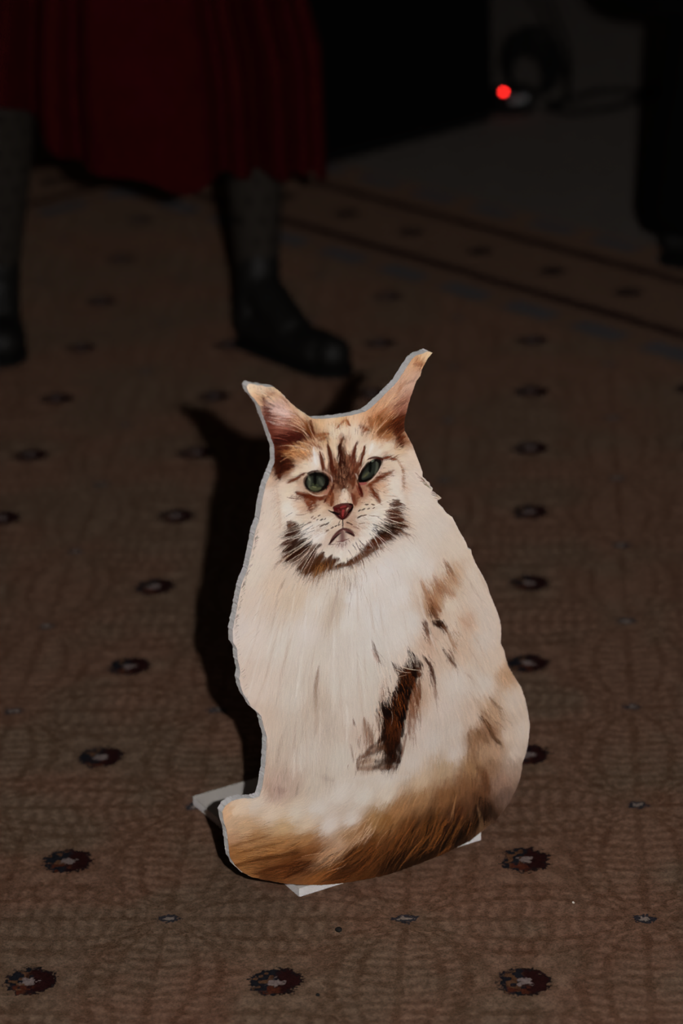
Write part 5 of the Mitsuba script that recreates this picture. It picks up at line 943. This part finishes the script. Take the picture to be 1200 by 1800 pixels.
mat("grey_label", (0.16, 0.165, 0.17), 0.6, 0.3)
ada = tag("power_adapter", "small black power adapter with a glowing red light beside the speaker", "adapter")
put(ada + "__housing", rbox((0.085, 0.055, 0.062), 0.008, (0.425, 6.315, 0.026), 0.25), "black_rubber", smooth=40)
tag(put(ada + "__label_plate", rbox((0.040, 0.004, 0.016), 0.0015, (0.436, 6.289, 0.034), 0.25), "grey_label", smooth=40), "small grey label plate")
led = put(ada + "__indicator_light", man_mesh(ball((0.401, 6.272, 0.056), 0.0052)), "lip_tint", smooth=True)
tag(led, "round glowing red indicator light")
scene[led]["emitter"] = {"type": "area", "radiance": {"type": "rgb", "value": [14.0, 0.30, 0.22]}}
put(ada + "__light_collar", man_mesh(m3.Manifold.cylinder(0.012, 0.009, 0.009, 20).rotate([90, 0, 14]).translate([0.402, 6.288, 0.056])), "black_rubber")

coil = []
for k in range(5):
    r = 0.044 + 0.0065 * k
    c = vec(0.466 + 0.004 * k, 6.385 + 0.012 * k, 0.068 + 0.004 * k)
    tilt = 0.25 + 0.05 * k
    for i in range(40):
        a = 2 * math.pi * i / 40 + 0.4
        coil.append(c + vec(math.cos(a) * r * 0.92, math.sin(a) * r * math.sin(tilt) + 0.012 * i / 40, math.sin(a) * r * math.cos(tilt) * 1.15))
coil = np.array(coil)
coil[:, 2] = np.maximum(coil[:, 2], 0.001)
tag(put("coiled_cable", tube(coil, 0.0055, 8), "black_rubber", smooth=True), "coil of thin black cable leaning by the power adapter", "cable")
run = spline([(0.50, 6.33, 0.004), (0.547, 6.275, 0.0), (0.60, 6.285, 0.0), (0.652, 6.31, 0.0), (0.72, 6.38, 0.0), (0.80, 6.47, 0.0), (1.0, 6.52, 0.0), (1.4, 6.6, 0.0)], 90)
tag(put("floor_cable", tube(run + vec(0, 0, 0.0005), 0.0085, 8), "black_rubber", smooth=True), "black cable on the grey floor, nearer of the two running right", "cable")
run = spline([(0.52, 6.36, 0.004), (0.57, 6.40, 0.0), (0.642, 6.46, 0.0), (0.69, 6.45, 0.0), (0.74, 6.41, 0.008), (0.80, 6.44, 0.012), (1.0, 6.56, 0.0), (1.4, 6.7, 0.0)], 90)
tag(put("floor_cable", tube(run + vec(0, 0, 0.0005), 0.0085, 8), "black_rubber", smooth=True), "black cable on the grey floor, farther of the two running right", "cable")
run = spline([(0.405, 6.30, 0.8), (0.43, 6.31, 0.45), (0.50, 6.31, 0.26), (0.545, 6.31, 0.15), (0.55, 6.315, 0.05), (0.53, 6.33, 0.006), (0.50, 6.345, 0.0055)], 70)
tag(put("hanging_cable", tube(run, 0.005, 8), "black_rubber", smooth=True), "black cable hanging in a bow down beside the speaker", "cable")

# ------------------------------------------------------------------ crumbs on the carpet
mat("dark_crumb", (0.010, 0.009, 0.008), 0.8, 0.2)
mat("white_lint", (0.5, 0.47, 0.42), 0.9, 0.1)


def crumb(x, y, r, seed):
    t = trimesh.creation.icosphere(1, r)
    q = np.random.default_rng(seed)
    t.vertices = t.vertices * (1 + q.uniform(-0.25, 0.25, (len(t.vertices), 1))) * [1, 1.2, 0.7]
    t.apply_translation((x, y, r * 0.5))
    return t


tag(put("crumb", crumb(-0.0225, 2.735, 0.0036, 1), "dark_crumb"), "larger dark crumb on the carpet in front of the cat cutout", "crumb")
tag(put("crumb", crumb(-0.0465, 2.603, 0.0020, 2), "dark_crumb"), "tiny dark crumb near the bottom edge beside the dark rosette", "crumb")
tag(put("lint", crumb(0.238, 2.773, 0.0016, 3), "white_lint"), "tiny white speck of lint on the carpet right of the cutout", "lint")

# ------------------------------------------------------------------ the lights themselves
mat("lamp_white", (0.7, 0.7, 0.7), 0.6, 0.3)
fl = tag("camera_flash", "black hand flash held beside the camera lens", "flash")
aim = vec(0.0, 2.85, 0.35) - FLASH_POS
aim /= np.linalg.norm(aim)
rot = trimesh.geometry.align_vectors([0, 0, 1], aim)
win = trimesh.creation.cylinder(0.016, 0.002, sections=32)
win.apply_transform(rot)
win.apply_translation(FLASH_POS)
w = put(fl + "__window", win, "lamp_white")
scene[w]["emitter"] = {"type": "area", "radiance": {"type": "rgb", "value": FLASH_RGB}}
shell = trimesh.creation.cylinder(0.03, 0.08, sections=32)
shell.apply_transform(rot)
shell.apply_translation(FLASH_POS - aim * 0.0425)
put(fl + "__housing", shell, "black_rubber")
for i, (x, y) in enumerate(((0.9, 1.6), (-0.9, 5.6))):
    c = tag("ceiling_lamp" + (f"_{i:03d}" if i else ""), ("square dim ceiling lamp above the photographer", "square dim ceiling lamp above the red dress")[i], "lamp", "ceiling lamps")
    put(c + "__frame", box((0.64, 0.64, 0.04), (x, y, RH - 0.021)), "lamp_white")
    d = put(c + "__diffuser", box((0.6, 0.6, 0.01), (x, y, RH - 0.047)), "lamp_white")
    scene[d]["emitter"] = {"type": "area", "radiance": {"type": "rgb", "value": CEILING_LAMP_RGB}}
